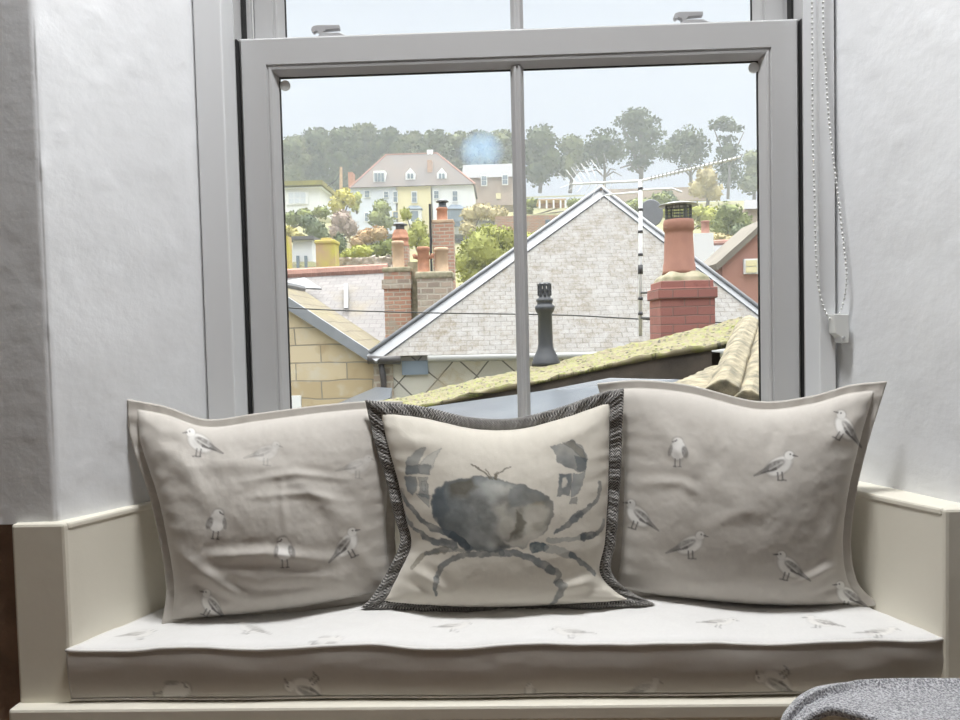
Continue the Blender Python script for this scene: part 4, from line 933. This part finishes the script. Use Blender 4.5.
m = MB(); lo = [Vector(q) for q in low_[::6]]
for i in range(len(lo)-1):
    a, b = lo[i], lo[i+1]; h = .06+.20*max(0, i/(len(lo)-1)-.35)
    m.prism([a+Vector((0,.02,-.03)), b+Vector((0,.02,-.03)), b+Vector((0,.02,-.03-h-.01)), a+Vector((0,.02,-.03-h))], (0,.10,0))
part(m.build('fascia', M['plank'], mr_), 'dark weathered board under the slates')
# support wall of the lean-to
m = MB(); m.prism([Vector((q.x,q.y+.14,q.z-.06)) for q in (Vector(low_[0]),Vector(low_[-1]))]+[Vector((low_[-1][0],low_[-1][1]+.14,-5.5)),Vector((low_[0][0],low_[0][1]+.14,-5.5))], (0,.25,0)); m.build('side_wall', M['plank'], mr_)
lf = [A(398,411,5.2), A(545,391,4.75), A(610,377,4.5), A(676,379,4.2), A(758,384,3.8), A(770,440,2.6), A(390,450,2.9)]
zl = [q.z for q in lf]
m = MB().prism(lf, (0,0,-.08)); o = m.build('lead_flat', M['leaddark'], bevel=.01); tag(o, 'dark wet lead flat just outside the sill below the mossy roof', 'flat roof')
# coping stones at the right
def coping(a, b, w, t, label):
    a, b = Vector(a), Vector(b); d = (b-a).normalized(); s = d.cross(Vector((0,0,1))).normalized(); up = s.cross(d)
    L = (b-a).length; m = MB(); nS = 24; prof = [(-w/2,-t*.4),(-w/2,t*.3),(-w*.12,t*.62),(w*.12,t*.6),(w/2,t*.2),(w/2,-t*.5)]
    vs = []; fs = []
    for i in range(nS):
        for u_, v_ in prof:
            j = (random.random()-.5)*.007; vs.append(a+d*(L*i/(nS-1))+s*(u_+j)+up*(v_+j))
    n = len(prof)
    for i in range(nS-1):
        for q in range(n): fs.append((i*n+q, i*n+(q+1)%n, (i+1)*n+(q+1)%n, (i+1)*n+q))
    fs += [tuple(range(n))[::-1], tuple((nS-1)*n+q for q in range(n))]
    o = m.add(vs, fs).build('coping_stone', M['coping'], bevel=.008); return tag(o, label, 'coping stone')
coping(A(748,325,4.6), A(722,394,3.0), .13, .10, 'long lichened coping stone sloping down in the corner of the right pane')
coping(A(768,328,4.5), A(748,404,2.95), .12, .09, 'second coping stone against the right edge of the pane')
coping(A(735,368,3.9), A(672,398,3.1), .24, .05, 'flat lichened stone lying below the end of the mossy roof')
m = MB().prism([A(735,350,4.2),A(775,350,4.2),A(775,420,2.9),A(690,420,2.9)], (0,0,-.3)).build('parapet_bed', M['plank']); tag(m, 'dark mortar bed beneath the coping stones', 'parapet')

# ---- aerial on a mast
YM = 7.4; k = px(YM); am = thing('tv_aerial', 'television aerial on a banded white mast beside the red chimney', 'aerial', A(641,335,YM))
b0, b1 = A(640.5,336,YM), A(640.5,180,YM)
MB().tube([b0,b1], 1.9*k, 12).build('mast', M['winwhite'], am, smooth=True)
for y in (190,211,233,256,274,300,315): 
    q = A(640.5,y,YM); MB().tube([q, q+Vector((0,0,(9 if y == 274 else 2.6)*k))], 2.5*k, 12).build('band', M['darkband'], am, smooth=True)
m = MB(); h0 = A(640.5,181,YM)
e0, e1 = A(571,184,YM+.35), A(741,157,YM-.9); m.tube([e0.lerp(h0, .02), h0, e1], 1.15*k, 8)
m.build('boom', M['winwhite'], am)
m = MB()
for i in range(22):
    q = h0.lerp(e1, .12+.88*i/21); m.tube([q+Vector((-.02,-.10,0)), q+Vector((.02,.10,0))], .6*k, 5)
part(m.build('directors', M['alu'], am), 'row of short director rods')
m = MB()
for i in range(7):
    for s_ in (-1,1):
        q = e0.lerp(h0, .1*i); q2 = q+Vector((-.12+.01*i, s_*.12, s_*(.10+.03*i)+.04)); m.tube([q, q2], .28*k, 5)
r0 = A(574,176,YM+.3)
for i in range(6): m.tube([r0+Vector((.05*i,-.15,.02*i-.10)), r0+Vector((.05*i-.06,.15,.02*i+.10))], .25*k, 5)
part(m.build('reflector', M['alu'], am), 'folded rod reflector')
m = MB(); m.tube([A(641,190,YM), A(672,188.5,YM-.2), A(682,192,YM-.2)], .9*k, 6); m.tube([A(641,192,YM), A(606,195,YM+.2)], .9*k, 6); m.build('lower_arm', M['winwhite'], am)
m = MB(); m.tube([A(641,293,YM), A(656,292,YM-.5)], 1.1*k, 6); m.tube([A(641,318,YM), A(654,318,YM-.5)], 1.1*k, 6); m.build('bracket', M['darkband'], am)
d_ = A(650,214,15.5); m = MB(); m.lathe((0,0,0), [(.02,0),(.16,.03),(.24,.08),(.25,.1),(.23,.1)], 20)
for i in range(len(m.v)): x, y, z = m.v[i]; m.v[i] = (d_.x+x, d_.y-z, d_.z+y*1.15)
m.tube([d_, d_+Vector((0,.35,-.35))], .03, 8); o = m.build('satellite_dish', M['leadwhite'], smooth=True); tag(o, 'pale satellite dish behind the hip of the slate roof', 'satellite dish')
def wire(pts, r, label):
    o = MB().tube([Vector(p) for p in smooth_path(pts, 60)], r, 6).build('overhead_wire', M['cable'], smooth=True); return tag(o, label, 'wire')
wire([A(262,306,8),A(330,310,8),A(440,313,8),A(560,315,7.8),A(660,320,7.6),A(810,326,7.4)], .007, 'thin black wire sagging across both lower panes')
wire([A(318,192,72),A(335,181,71),A(341,170,70.5)], .035, 'stay wire running down from the telegraph pole on the hillside')
o = MB().tube([A(341,196,70),A(341,167,70)], [.17,.13], 8).build('telegraph_pole', M['straw'] if 'straw' in M else M['buff_clay']); tag(o, 'slim pale telegraph pole beside the big cream house', 'telegraph pole')
o = MB().tube([A(729,188,90),A(729.5,165,90)], [.16,.12], 8).build('lamp_post', M['pale_roof']); tag(o, 'pale post among the trees at the right', 'post')

# ---- houses on the hill
def box_px(mb, x0, y0, x1, y1, Y, d):
    a, b = A(x0,y1,Y), A(x1,y0,Y); return mb.box((a.x,Y,a.z),(b.x,Y+d,b.z))
def hwin(h, x0, y0, x1, y1, Y, frame='winwhite', pane='pane', bars=1):
    f = box_px(MB(), x0, y0, x1, y1, Y-.12, .14).build('window', M[frame], h)
    w_, hh = x1-x0, y1-y0
    m = MB()
    for i in range(bars+1):
        for j in range(2):
            box_px(m, x0+w_*(.12+.8*i/(bars+1)), y0+hh*(.10+.42*j), x0+w_*(.04+.80*(i+1)/(bars+1)+.04), y0+hh*(.48+.42*j), Y-.16, .06)
    m.build('pane', M[pane], f); return f
YH = 85.0; H = thing('large_hillside_house', 'big three storey house, cream in the middle with pale blue and white ends', 'house', A(412,228,YH))
for nm, x0, x1, mt, lb in (('wall',351.5,397,'pale_wall','pale blue left section'),('wall',397,432,'cream_wall','cream middle section'),('wall',432,473,'white_wall','white right section')):
    part(box_px(MB(), x0, 184.5, x1, 235, YH, 9).build(nm, M[mt], H), lb)
e0, e1, r0, r1 = A(349.5,187,YH-.4), A(475,184.5,YH-.4), A(386,154,YH+4.5), A(437,154,YH+4.5); e0.z = e1.z = (e0.z+e1.z)/2; r0.z = r1.z = (r0.z+r1.z)/2
f0, f1 = Vector((e0.x,YH+9.4,e0.z)), Vector((e1.x,YH+9.4,e1.z))
MB().add([e0,e1,r1,r0,f0,f1],[(0,1,2,3),(0,3,4),(1,5,2),(3,2,5,4),(0,4,5,1)]).build('hip_roof', M['house_roof'], H)
m = MB(); m.tube([e0,r0,r1,e1], .11, 6); part(m.build('hip_tiles', M['ridge_red'], H), 'red hip and ridge tiles')
f = box_px(MB(), 373.5, 170.5, 385, 183, YH+.3, 3).build('dormer', M['winwhite'], H); part(f, 'flat topped dormer'); m = MB()
for i in range(3): box_px(m, 374.5+3.4*i, 173, 377+3.4*i, 181.5, YH+.24, .1)
m.build('pane', M['pane'], f)
for x0, x1 in ((405.6,415),(437,446.5)):
    a, b = A(x0,181,YH+.5), A(x1,173,YH+.5); mid = (x0+x1)/2; pk = A(mid,167.5,YH+.5)
    f = MB().prism([a, Vector((b.x,YH+.5,a.z)), b, pk, Vector((a.x,YH+.5,b.z))], (0,3,0)).build('dormer', M['winwhite'], H); part(f, 'pointed dormer')
    m = MB(); box_px(m, mid-2.8, 173.5, mid-.5, 178.5, YH+.44, .1); box_px(m, mid+.5, 173.5, mid+2.8, 178.5, YH+.44, .1); m.build('pane', M['pane'], f)
m = MB(); box_px(m, 427.5, 160, 432, 175, YH+1.5, 1.2); m.build('chimney', M['brick_old'], H, uv=True)
m = MB(); [m.lathe(A(x,155,YH+4.5), [(.2,-.3),(.2,.6),(.12,.6)], 8) for x in (428.5,431.5)]; part(m.build('pots', M['winwhite'], H), 'two white ridge pots')
m = MB(); box_px(m, 348.5, 172, 352.5, 190, YH+3, 1.5); m.build('chimney', M['orange_clay'], H)
for w4 in ((364,190,370,198),(383.5,191,388.5,198),(393,190.5,397.5,203),(411.5,191,417,203),(433.5,190,439,199),(452,190,458,202)): hwin(H, *w4, YH)
hwin(H, 364.5,212,368.5,222,YH,'winwhite','pane',0); hwin(H, 392.5,211,398.5,219,YH,'cream_wall')
f = box_px(MB(), 408, 208, 421, 224, YH-1, 1.2).build('bay_window', M['winwhite'], H); m = MB(); box_px(m, 411,211,418,221,YH-1.1,.2); m.build('pane', M['pane'], f)
m = MB().prism([A(406.5,208.5,YH-1.2),A(422.5,208.5,YH-1.2),A(419,205.5,YH),A(410,205.5,YH)],(0,.3,-.2)); m.build('bay_roof', M['bayblue'], f)
f = box_px(MB(), 448, 208, 464, 226, YH-1, 1.2).build('bay_window', M['bayblue'], H); part(f, 'slate blue bay'); m = MB(); [box_px(m, 451.5+3.6*i,211,454.5+3.6*i,222,YH-1.1,.2) for i in range(3)]; part(m.build('pane', M['pane'], f), 'dim panes')
MB().prism([A(446.5,208.5,YH-1.2),A(465,208.5,YH-1.2),A(460,204.5,YH),A(451,204.5,YH)],(0,.3,-.2)).build('bay_roof', M['bayblue'], f)
Y2 = 98.0; H2 = thing('grey_terrace', 'long pale roofed house with white dormers right of the cream house', 'house', A(490,205,Y2))
box_px(MB(), 470, 176, 513, 206, Y2, 6).build('wall', M['pink_wall'], H2)
m = MB().add([A(462,178,Y2-.4),A(514.5,176.5,Y2-.4),A(514,163.5,Y2+3.5),A(463,165,Y2+3.5),A(513,176,Y2+7),A(463,178,Y2+7)],[(0,1,2,3),(3,2,4,5)]); part(m.build('roof', M['pale_roof'], H2), 'pale slate roof')
for x0, x1, y0, y1 in ((481,487,175,186),(502,508,174,185)): hwin(H2, x0, y0, x1, y1, Y2-.5)
hwin(H2, 496,193,501,199,Y2,'cream_wall','cream_wall')
Y3 = 70.0; H3 = thing('flat_roofed_bungalow', 'cream flat roofed bungalow with yellow mossy roof at far left', 'bungalow', A(300,215,Y3))
box_px(MB(), 262, 187, 319.5, 214, Y3, 7).build('wall', M['winwhite'], H3)
box_px(MB(), 258, 180, 322, 186.5, Y3-.6, 8).build('flat_roof', M['yellow_roof'], H3); box_px(MB(), 258, 186.5, 322, 188.5, Y3-.5, 8).build('fascia', M['winwhite'], H3)
hwin(H3, 286,191,308,205,Y3,'winwhite','pale_wall',2)
# right hand side: garden house, brick house, distant roofs
Y4 = 60.0; H4 = thing('garden_pavilion', 'low pavilion with pale beams on the terrace above the brick wall', 'pavilion', A(550,207,Y4))
box_px(MB(), 538, 198.5, 566, 200.5, Y4, 3).build('roof', M['straw'] if 'straw' in M else M['buff_clay'], H4)
for x in (539,546,553,560,565): box_px(MB(), x, 200, x+1.4, 208, Y4, .3).build('post', M['winwhite'], H4)
box_px(MB(), 540, 200.5, 564, 208, Y4+1.5, .3).build('back_wall', M['brick_old'], H4, uv=True)
for y, lb in ((195,'upper'),(212.5,'lower')):
    o = box_px(MB(), 525, y, 585, y+1.8, Y4-(3 if y > 200 else -6), .6).build('terrace_wall', M['winwhite']); tag(o, '%s pale terrace wall beside the garden pavilion' % lb, 'garden wall')
H5 = thing('brick_house', 'long low red brick building behind the left hip of the slate roof', 'building', A(540,240,40))
box_px(MB(), 496, 213.5, 600, 262, 40, 5).build('wall', M['brick_old'], H5, uv=True); hwin(H5, 545.5, 219.5, 550, 224, 40, 'pane', 'pane', 0)
o = box_px(MB(), 596, 186, 720, 203, 100, 1).build('retaining_wall', M['pink_wall']); tag(o, 'long pinkish retaining wall under the pine trees', 'garden wall')
t, zt, k, dp = chimney('white_chimney', 'white rendered chimney with small terracotta pot right of the big cowl', 694, 713.5, 233, 300, 28.0, 'white_wall', 0)
add_pot(t, A(708,233,28).x, zt, 28+dp*.5, 8, 13, k, 'terracotta')
H6 = thing('tiled_roof_house', 'low house with pale slates and pink ridge at right', 'house', A(728,275,30))
s_, n_ = slab([A(706,245,33),A(752,243,33),A(752,262,30),A(706,262,30)], .15); s_.build('roof', M['pale_roof'], H6)
MB().tube([A(706,244,33),A(752,242,33)], .16, 8).build('ridge_tiles', M['ridge_red'], H6)
MB().box((A(706,262,30).x,30.1,-5.5),(A(752,262,30).x,33,A(706,262,30).z)).build('wall', M['white_wall'], H6)
H7 = thing('brick_gable_house', 'red brick gable end with white window at the right edge of the pane', 'house', A(755,300,21))
pk = A(768,224,21); lw = A(722,266,21)
MB().prism([Vector((lw.x,21,-5.5)), lw, pk, Vector((2*pk.x-lw.x,21,lw.z)), Vector((2*pk.x-lw.x,21,-5.5))], (0,2.2,0)).build('gable_wall', M['pink_brick'], H7)
MB().prism([lw+Vector((-.15,-.15,-.12)), pk+Vector((0,-.15,.02)), pk+Vector((0,-.15,.2)), lw+Vector((-.2,-.15,.06))], (0,2.4,0)).build('roof', M['tan_roof'], H7)
MB().prism([pk+Vector((0,-.15,.02)), Vector((2*pk.x-lw.x+.15,20.85,lw.z-.12)), Vector((2*pk.x-lw.x+.2,20.85,lw.z+.06)), pk+Vector((0,-.15,.2))], (0,2.4,0)).build('roof', M['tan_roof'], H7)
hwin(H7, 744.5, 258.5, 759, 274, 21, 'winwhite', 'cream_wall', 0)
H8 = thing('pale_cottage', 'pale cottage with low roof half hidden at the right edge', 'cottage', A(752,225,55))
box_px(MB(), 745, 208, 775, 232, 55, 5).build('wall', M['pink_wall'], H8)
MB().add([A(744,209,54.6),A(778,208,54.6),A(778,199,57.5),A(744,200,57.5),A(744,209,60),A(778,208,60)],[(0,1,2,3),(3,2,5,4)]).build('roof', M['pale_roof'], H8)

# ---- trees and shrubs
def foliage(name, lobes, Y, mat, parent=None, leaf=1.7, dens=1.5, flat=1.0, depth=.9, core=.74):
    "leafy clumps round a set of lobes given in photograph units at distance Y"
    k = px(Y); vs = []; fs = []
    for (x, y, rx_, ry_) in lobes:
        c = A(x, y, Y + (random.random()-.5)*rx_*k*.6); a, b = rx_*k, ry_*k
        n = int(dens*rx_*ry_)+20
        bm = bmesh.new(); bmesh.ops.create_icosphere(bm, subdivisions=2, radius=1); o = len(vs)
        for v in bm.verts:
            j = core+.16*random.random(); vs.append((c.x+v.co.x*a*j, c.y+v.co.y*a*depth*j, c.z+v.co.z*b*j))
        fs += [tuple(q.index+o for q in f.verts) for f in bm.faces]; bm.free()
        for _ in range(n):
            d = Vector((random.gauss(0,1), random.gauss(0,1), random.gauss(0,1))).normalized(); rr = core+(1.08-core)*random.random()**(1.3 if core > .7 else .8)
            p = c + Vector((d.x*a*rr, d.y*a*depth*rr, d.z*b*rr))
            t1 = Vector((random.gauss(0,1), random.gauss(0,1), random.gauss(0,1)*flat)).normalized(); t2 = t1.cross(Vector((random.gauss(0,1), random.gauss(0,1), random.gauss(0,1)))).normalized()
            s1 = leaf*k*(.6+.9*random.random()); s2 = s1*(.5+.4*random.random()); o = len(vs)
            vs += [p-t1*s1, p+t2*s2, p+t1*s1, p-t2*s2*.8]; fs.append((o,o+1,o+2,o+3))
    m = MB(); m.v = [tuple(v) for v in vs]; m.f = fs
    me = bpy.data.meshes.new(name); me.from_pydata(m.v, [], m.f); me.update()
    return link(name, me, LM[mat], parent)
def tree(name, label, lobes, Y, mat, base, branches=(), group=None, leaf=1.7, dens=1.5, r=1.6):
    t = thing(name, label, 'tree', A(base[0], base[1], Y), group)
    foliage('crown', lobes, Y, mat, t, leaf, dens if mat != 'pine' else dens*1.5, core=.74 if mat != 'pine' else .42)
    k = px(Y); m = MB(); cx0 = sum(l[0] for l in lobes)/len(lobes); cy0 = sum(l[1] for l in lobes)/len(lobes)
    b = A(base[0], base[1]+3, Y); mid = A((base[0]+cx0)/2+1.5, (base[1]+cy0)/2, Y); tp = A(cx0, cy0, Y)
    m.tube([b, mid, tp], [r*k*1.2, r*k, r*k*.5], 8)
    for (x, y) in branches: m.tube([mid.lerp(b,.3), (mid+A(x,y,Y))/2+Vector((0,.2,.3)), A(x,y,Y)], [r*k*.7, r*k*.55, r*k*.3], 6)
    m.build('trunk', M['bark'], t); return t
wood = [  # woodland behind the cream house: x, top, half width, distance, mat, what
 (292,137,16,118,'mid'),(316,129,15,121,'dark'),(341,128,14,117,'dark'),(363,125,17,122,'mid'),(388,129,14,118,'dark'),(411,133,15,121,'mid'),(434,131,14,117,'dark'),(456,133,15,122,'mid'),(478,132,15,118,'dark'),(501,131,15,121,'mid')]
for i, (x, y, w_, Yt, mt) in enumerate(wood):
    lb = [(x, y+w_*.7, w_, w_*.72), (x-w_*.5, y+w_*1.4, w_*.85, w_*.8), (x+w_*.55, y+w_*1.5, w_*.85, w_*.8), (x, y+w_*2.5, w_*1.05, w_*1.1), (x+w_*.2, y+w_*3.8, w_*1.1, w_*1.1), (x+w_*.3, y+w_*.3, w_*.5, w_*.4)]
    tree('woodland_tree', 'dense rounded evergreen in the wood behind the big cream house', lb, Yt, mt, (x, 200), group='evergreens behind the cream house', dens=2.4)
tree('round_tree', 'dark broad tree just right of the glazing bar', [(541,141,17,16),(531,154,14,14),(549,160,16,15),(538,172,16,14)], 120, 'dark', (540,190))
tree('round_tree', 'second rounded tree from the glazing bar in the right pane', [(572,146,14,12),(578,158,15,13),(566,166,14,13)], 122, 'mid', (570,190), [(560,170),(585,172)])
tree('round_tree', 'tree with bare forked limbs showing left of the tallest pine', [(603,142,17,14),(594,152,12,11),(614,152,14,11),(600,160,12,8)], 119, 'pine', (604,190), [(588,172),(616,170),(622,176)], r=1.3)
tree('pine_tree', 'tallest pine with a wide flat topped crown', [(636,114,14,6),(630,121,17,6),(646,122,14,6),(638,132,17,8),(652,134,14,7),(634,146,15,9),(648,150,14,10),(640,162,13,10)], 124, 'pine', (640,194), [(660,124),(622,126),(620,168)], r=2)
tree('round_tree', 'leaning dark tree between the two pines', [(688,137,15,11),(680,146,14,11),(698,148,13,11),(670,152,14,10),(690,158,16,9)], 121, 'pine', (692,190), [(676,170),(702,172)], r=1.6)
tree('pine_tree', 'thin topped pine at the right with layered branches', [(722,121,12,3.5),(716,127,8,3),(735,129,10,3),(727,126,9,4),(727,140,9,5),(729,150,12,7),(728,162,14,10),(730,176,14,12)], 118, 'pine', (728,196), [(712,124),(744,132)], r=1.3)
tree('round_tree', 'dim tree cut off by the right edge of the right pane', [(752,158,10,8),(756,170,12,12),(750,184,12,10)], 128, 'mid', (754,200))
tree('straw_tree', 'pale straw coloured leafless tree below the pines', [(707,178,10,13),(700,188,11,10),(714,192,9,9)], 92, 'straw', (707,206), dens=2.2)
shr = [ # label, lobes, Y, mat
 ('yellow green bush reaching up left of the cream house', [(343,196,9,8),(338,205,9,10),(350,200,6,8)], 66, 'yellow'),
 ('small lime bush against the pale blue end of the house', [(357,198,5,6),(355,206,5,6)], 74, 'lime'),
 ('rounded green tree in front of the pale blue section', [(381,209,10,10),(378,218,11,9),(386,222,9,8)], 72, 'green'),
 ('dark round shrub behind the white shed', [(314,228,11,10),(308,222,9,8),(320,234,10,9)], 50, 'bush'),
 ('green shrub below the bungalow window', [(292,219,10,8),(304,215,10,6),(322,212,10,6)], 58, 'green'),
 ('mauve brown leafless shrub in the garden below the cream house', [(341,222,11,12),(350,228,9,11),(336,232,8,8)], 54, 'mauve'),
 ('rust coloured shrub behind the tall buff pot', [(366,237,11,8),(378,234,11,8),(358,243,9,7)], 46, 'rust'),
 ('dark green upright shrub right of the lichened chimney', [(340,244,7,11),(337,252,6,9)], 36, 'bush'),
 ('bright lime bush beyond the low grey stone wall', [(352,254,10,6),(362,251,11,7),(345,257,7,5)], 32, 'lime'),
 ('green bush growing behind the low wall near the chimneys', [(378,250,11,7),(388,247,9,9),(370,254,8,5)], 34, 'green'),
 ('lime bush between the two clay chimneys', [(419,231,9,12),(412,238,8,10),(424,243,8,10),(406,214,6,7)], 40, 'lime'),
 ('large yellow green bush right of the tall brick chimney', [(482,250,22,22),(468,262,16,16),(498,262,18,18),(488,236,14,12),(475,275,18,14),(505,240,12,14)], 30, 'lime'),
 ('grey green bush below the long pale roofed house', [(470,215,10,9),(482,212,12,9),(497,214,12,8),(468,228,9,9)], 62, 'straw'),
 ('green bank under the pinkish wall left of the big cowl', [(640,205,18,7),(660,200,12,8),(625,208,12,6)], 76, 'green'),
 ('broad green bush behind the big terracotta pot', [(690,212,16,9),(708,218,14,12),(672,212,12,8)], 60, 'lime'),
 ('round green bush left of the pale cottage', [(728,214,14,12),(740,222,12,11),(722,226,12,10)], 50, 'green'),
 ('dark bush beside the pinkish ridge at right', [(738,232,8,9),(744,240,8,7)], 48, 'bush'),
 ('dark little tree in front of the pinkish wall', [(667,196,7,6),(672,200,6,5)], 84, 'bush'),
 ('straw coloured scrub above the tiled roof at right', [(716,238,12,5),(728,240,10,5),(703,252,10,8),(716,256,9,7)], 38, 'straw'),
 ('green strip of shrubs around the garden pavilion', [(532,203,8,5),(574,203,9,5),(586,208,9,5),(528,210,6,4)], 64, 'green'),
 ('lime shrub at the foot of the brick wall behind the glazing bar', [(530,240,10,8),(518,246,10,10)], 34, 'lime'),
 ('yellow bushes at the left edge below the bungalow', [(288,232,9,6),(296,236,8,5)], 52, 'yellow'),
]
for lb, lobes, Ys, mt in shr:
    t = thing('shrub', lb, 'shrub', A(lobes[0][0], lobes[0][1]+lobes[0][3], Ys)); foliage('foliage', lobes, Ys, mt, t, 1.5, 2.0)
    m = MB(); k = px(Ys); b = A(lobes[0][0], max(l[1]+l[3] for l in lobes)+2, Ys)
    for l in lobes: m.tube([b, A(l[0], l[1], Ys)], [.9*k, .4*k], 6)
    m.build('stems', M['bark'], t)

# ---- haze over the valley and a puff of blue smoke
def volmat(name, col, dens, aniso=0):
    m = bpy.data.materials.new(name); m.use_nodes = True; nt = m.node_tree; nt.nodes.remove(nt.nodes['Principled BSDF'])
    v = N(nt, 'ShaderNodeVolumeScatter'); v.inputs['Color'].default_value = c4(col); v.inputs['Density'].default_value = dens; v.inputs['Anisotropy'].default_value = aniso
    nt.links.new(v.outputs[0], nt.nodes['Material Output'].inputs['Volume']); return m
HAZE = .0017
if HAZE:
    o = MB().box((-140,8,-8),(160,155,60)).build('haze', volmat('valley_haze', (.89,.94,1), HAZE)); tag(o, 'thin pale haze hanging over the valley', 'haze', kind='stuff')
    c = A(482,160,92); k = px(92); m = MB(); m.lathe(c-Vector((0,0,17*k)), [(3*k,0),(12*k,6*k),(21*k,16*k),(25*k,25*k),(20*k,36*k),(9*k,44*k),(.1*k,47*k)], 20)
    sm = volmat('blue_wood_smoke', (.30,.55,1), .10); nt = sm.node_tree; v = [n for n in nt.nodes if n.type == 'VOLUME_SCATTER'][0]
    tc = N(nt, 'ShaderNodeTexCoord'); mp = N(nt, 'ShaderNodeMapping'); mp.inputs['Location'].default_value = (-1,-1,-1.15); mp.inputs['Scale'].default_value = (2,2,2); nt.links.new(tc.outputs['Generated'], mp.inputs[0])
    gr = N(nt, 'ShaderNodeTexGradient', gradient_type='SPHERICAL'); nt.links.new(mp.outputs[0], gr.inputs[0])
    nz = N(nt, 'ShaderNodeTexNoise'); nz.inputs['Scale'].default_value = 3.0; nt.links.new(tc.outputs['Generated'], nz.inputs[0])
    mm = N(nt, 'ShaderNodeMath', operation='MULTIPLY'); nt.links.new(gr.outputs['Fac'], mm.inputs[0]); nt.links.new(nz.outputs['Fac'], mm.inputs[1])
    m2 = N(nt, 'ShaderNodeMath', operation='MULTIPLY'); m2.inputs[1].default_value = .42; nt.links.new(mm.outputs[0], m2.inputs[0]); nt.links.new(m2.outputs[0], v.inputs['Density'])
    o = m.build('chimney_smoke', sm, smooth=True); tag(o, 'puff of blue smoke above the pale roofed terrace', 'smoke', kind='stuff')

# ------------------------------------------------------------------ light
w = bpy.data.worlds.new('overcast_sky'); scene.world = w; w.use_nodes = True; nt = w.node_tree
bg = nt.nodes['Background']; tc = N(nt, 'ShaderNodeTexCoord'); sp = N(nt, 'ShaderNodeSeparateXYZ'); nt.links.new(tc.outputs['Generated'], sp.inputs[0])
r = N(nt, 'ShaderNodeValToRGB'); cr = r.color_ramp
cr.elements[0].position = 0; cr.elements[0].color = (.04,.04,.036,1); cr.elements[1].position = 1; cr.elements[1].color = (1,1,1,1)
for p, c in ((.495,(.06,.06,.055)),(.505,(.083,.090,.106)),(.71,(.086,.093,.108)),(.785,(.25,.255,.265)),(.84,(.70,.71,.725))):
    e = cr.elements.new(p); e.color = c4(c)
mr = N(nt, 'ShaderNodeMapRange'); mr.inputs[1].default_value = -1; mr.inputs[2].default_value = 1; nt.links.new(sp.outputs[2], mr.inputs[0]); nt.links.new(mr.outputs[0], r.inputs['Fac'])
nt.links.new(r.outputs['Color'], bg.inputs['Color']); bg.inputs['Strength'].default_value = 7.2
def area(name, loc, size, power, col, rot=(0,0,0)):
    l = bpy.data.lights.new(name, 'AREA'); l.shape = 'DISK'; l.size = size; l.energy = power; l.color = col
    o = bpy.data.objects.new(name, l); C.objects.link(o); o.location = loc; o.rotation_euler = rot; return o
area('overhead_fill', (0,.95,3.2), .5, 80, (.975,.985,1))  # unseen fill light added above the recess to brighten seat, cushions and reveals
l = bpy.data.lights.new('cloud_veiled_sun', 'SUN'); l.energy = 5.5; l.angle = math.radians(44); l.color = (1,.985,.96)
o = bpy.data.objects.new('cloud_veiled_sun', l); C.objects.link(o); o.rotation_euler = (math.radians(-21), 0, math.radians(6)); o.location = (0, 30, 60)
scene.view_settings.view_transform = 'Standard'; scene.view_settings.look = 'None'; scene.view_settings.exposure = 0; scene.view_settings.gamma = 1
scene.view_settings.use_curve_mapping = False
scene.cycles.max_bounces = 8; scene.cycles.transparent_max_bounces = 16; scene.cycles.volume_bounces = 1
scene.cycles.use_denoising = True
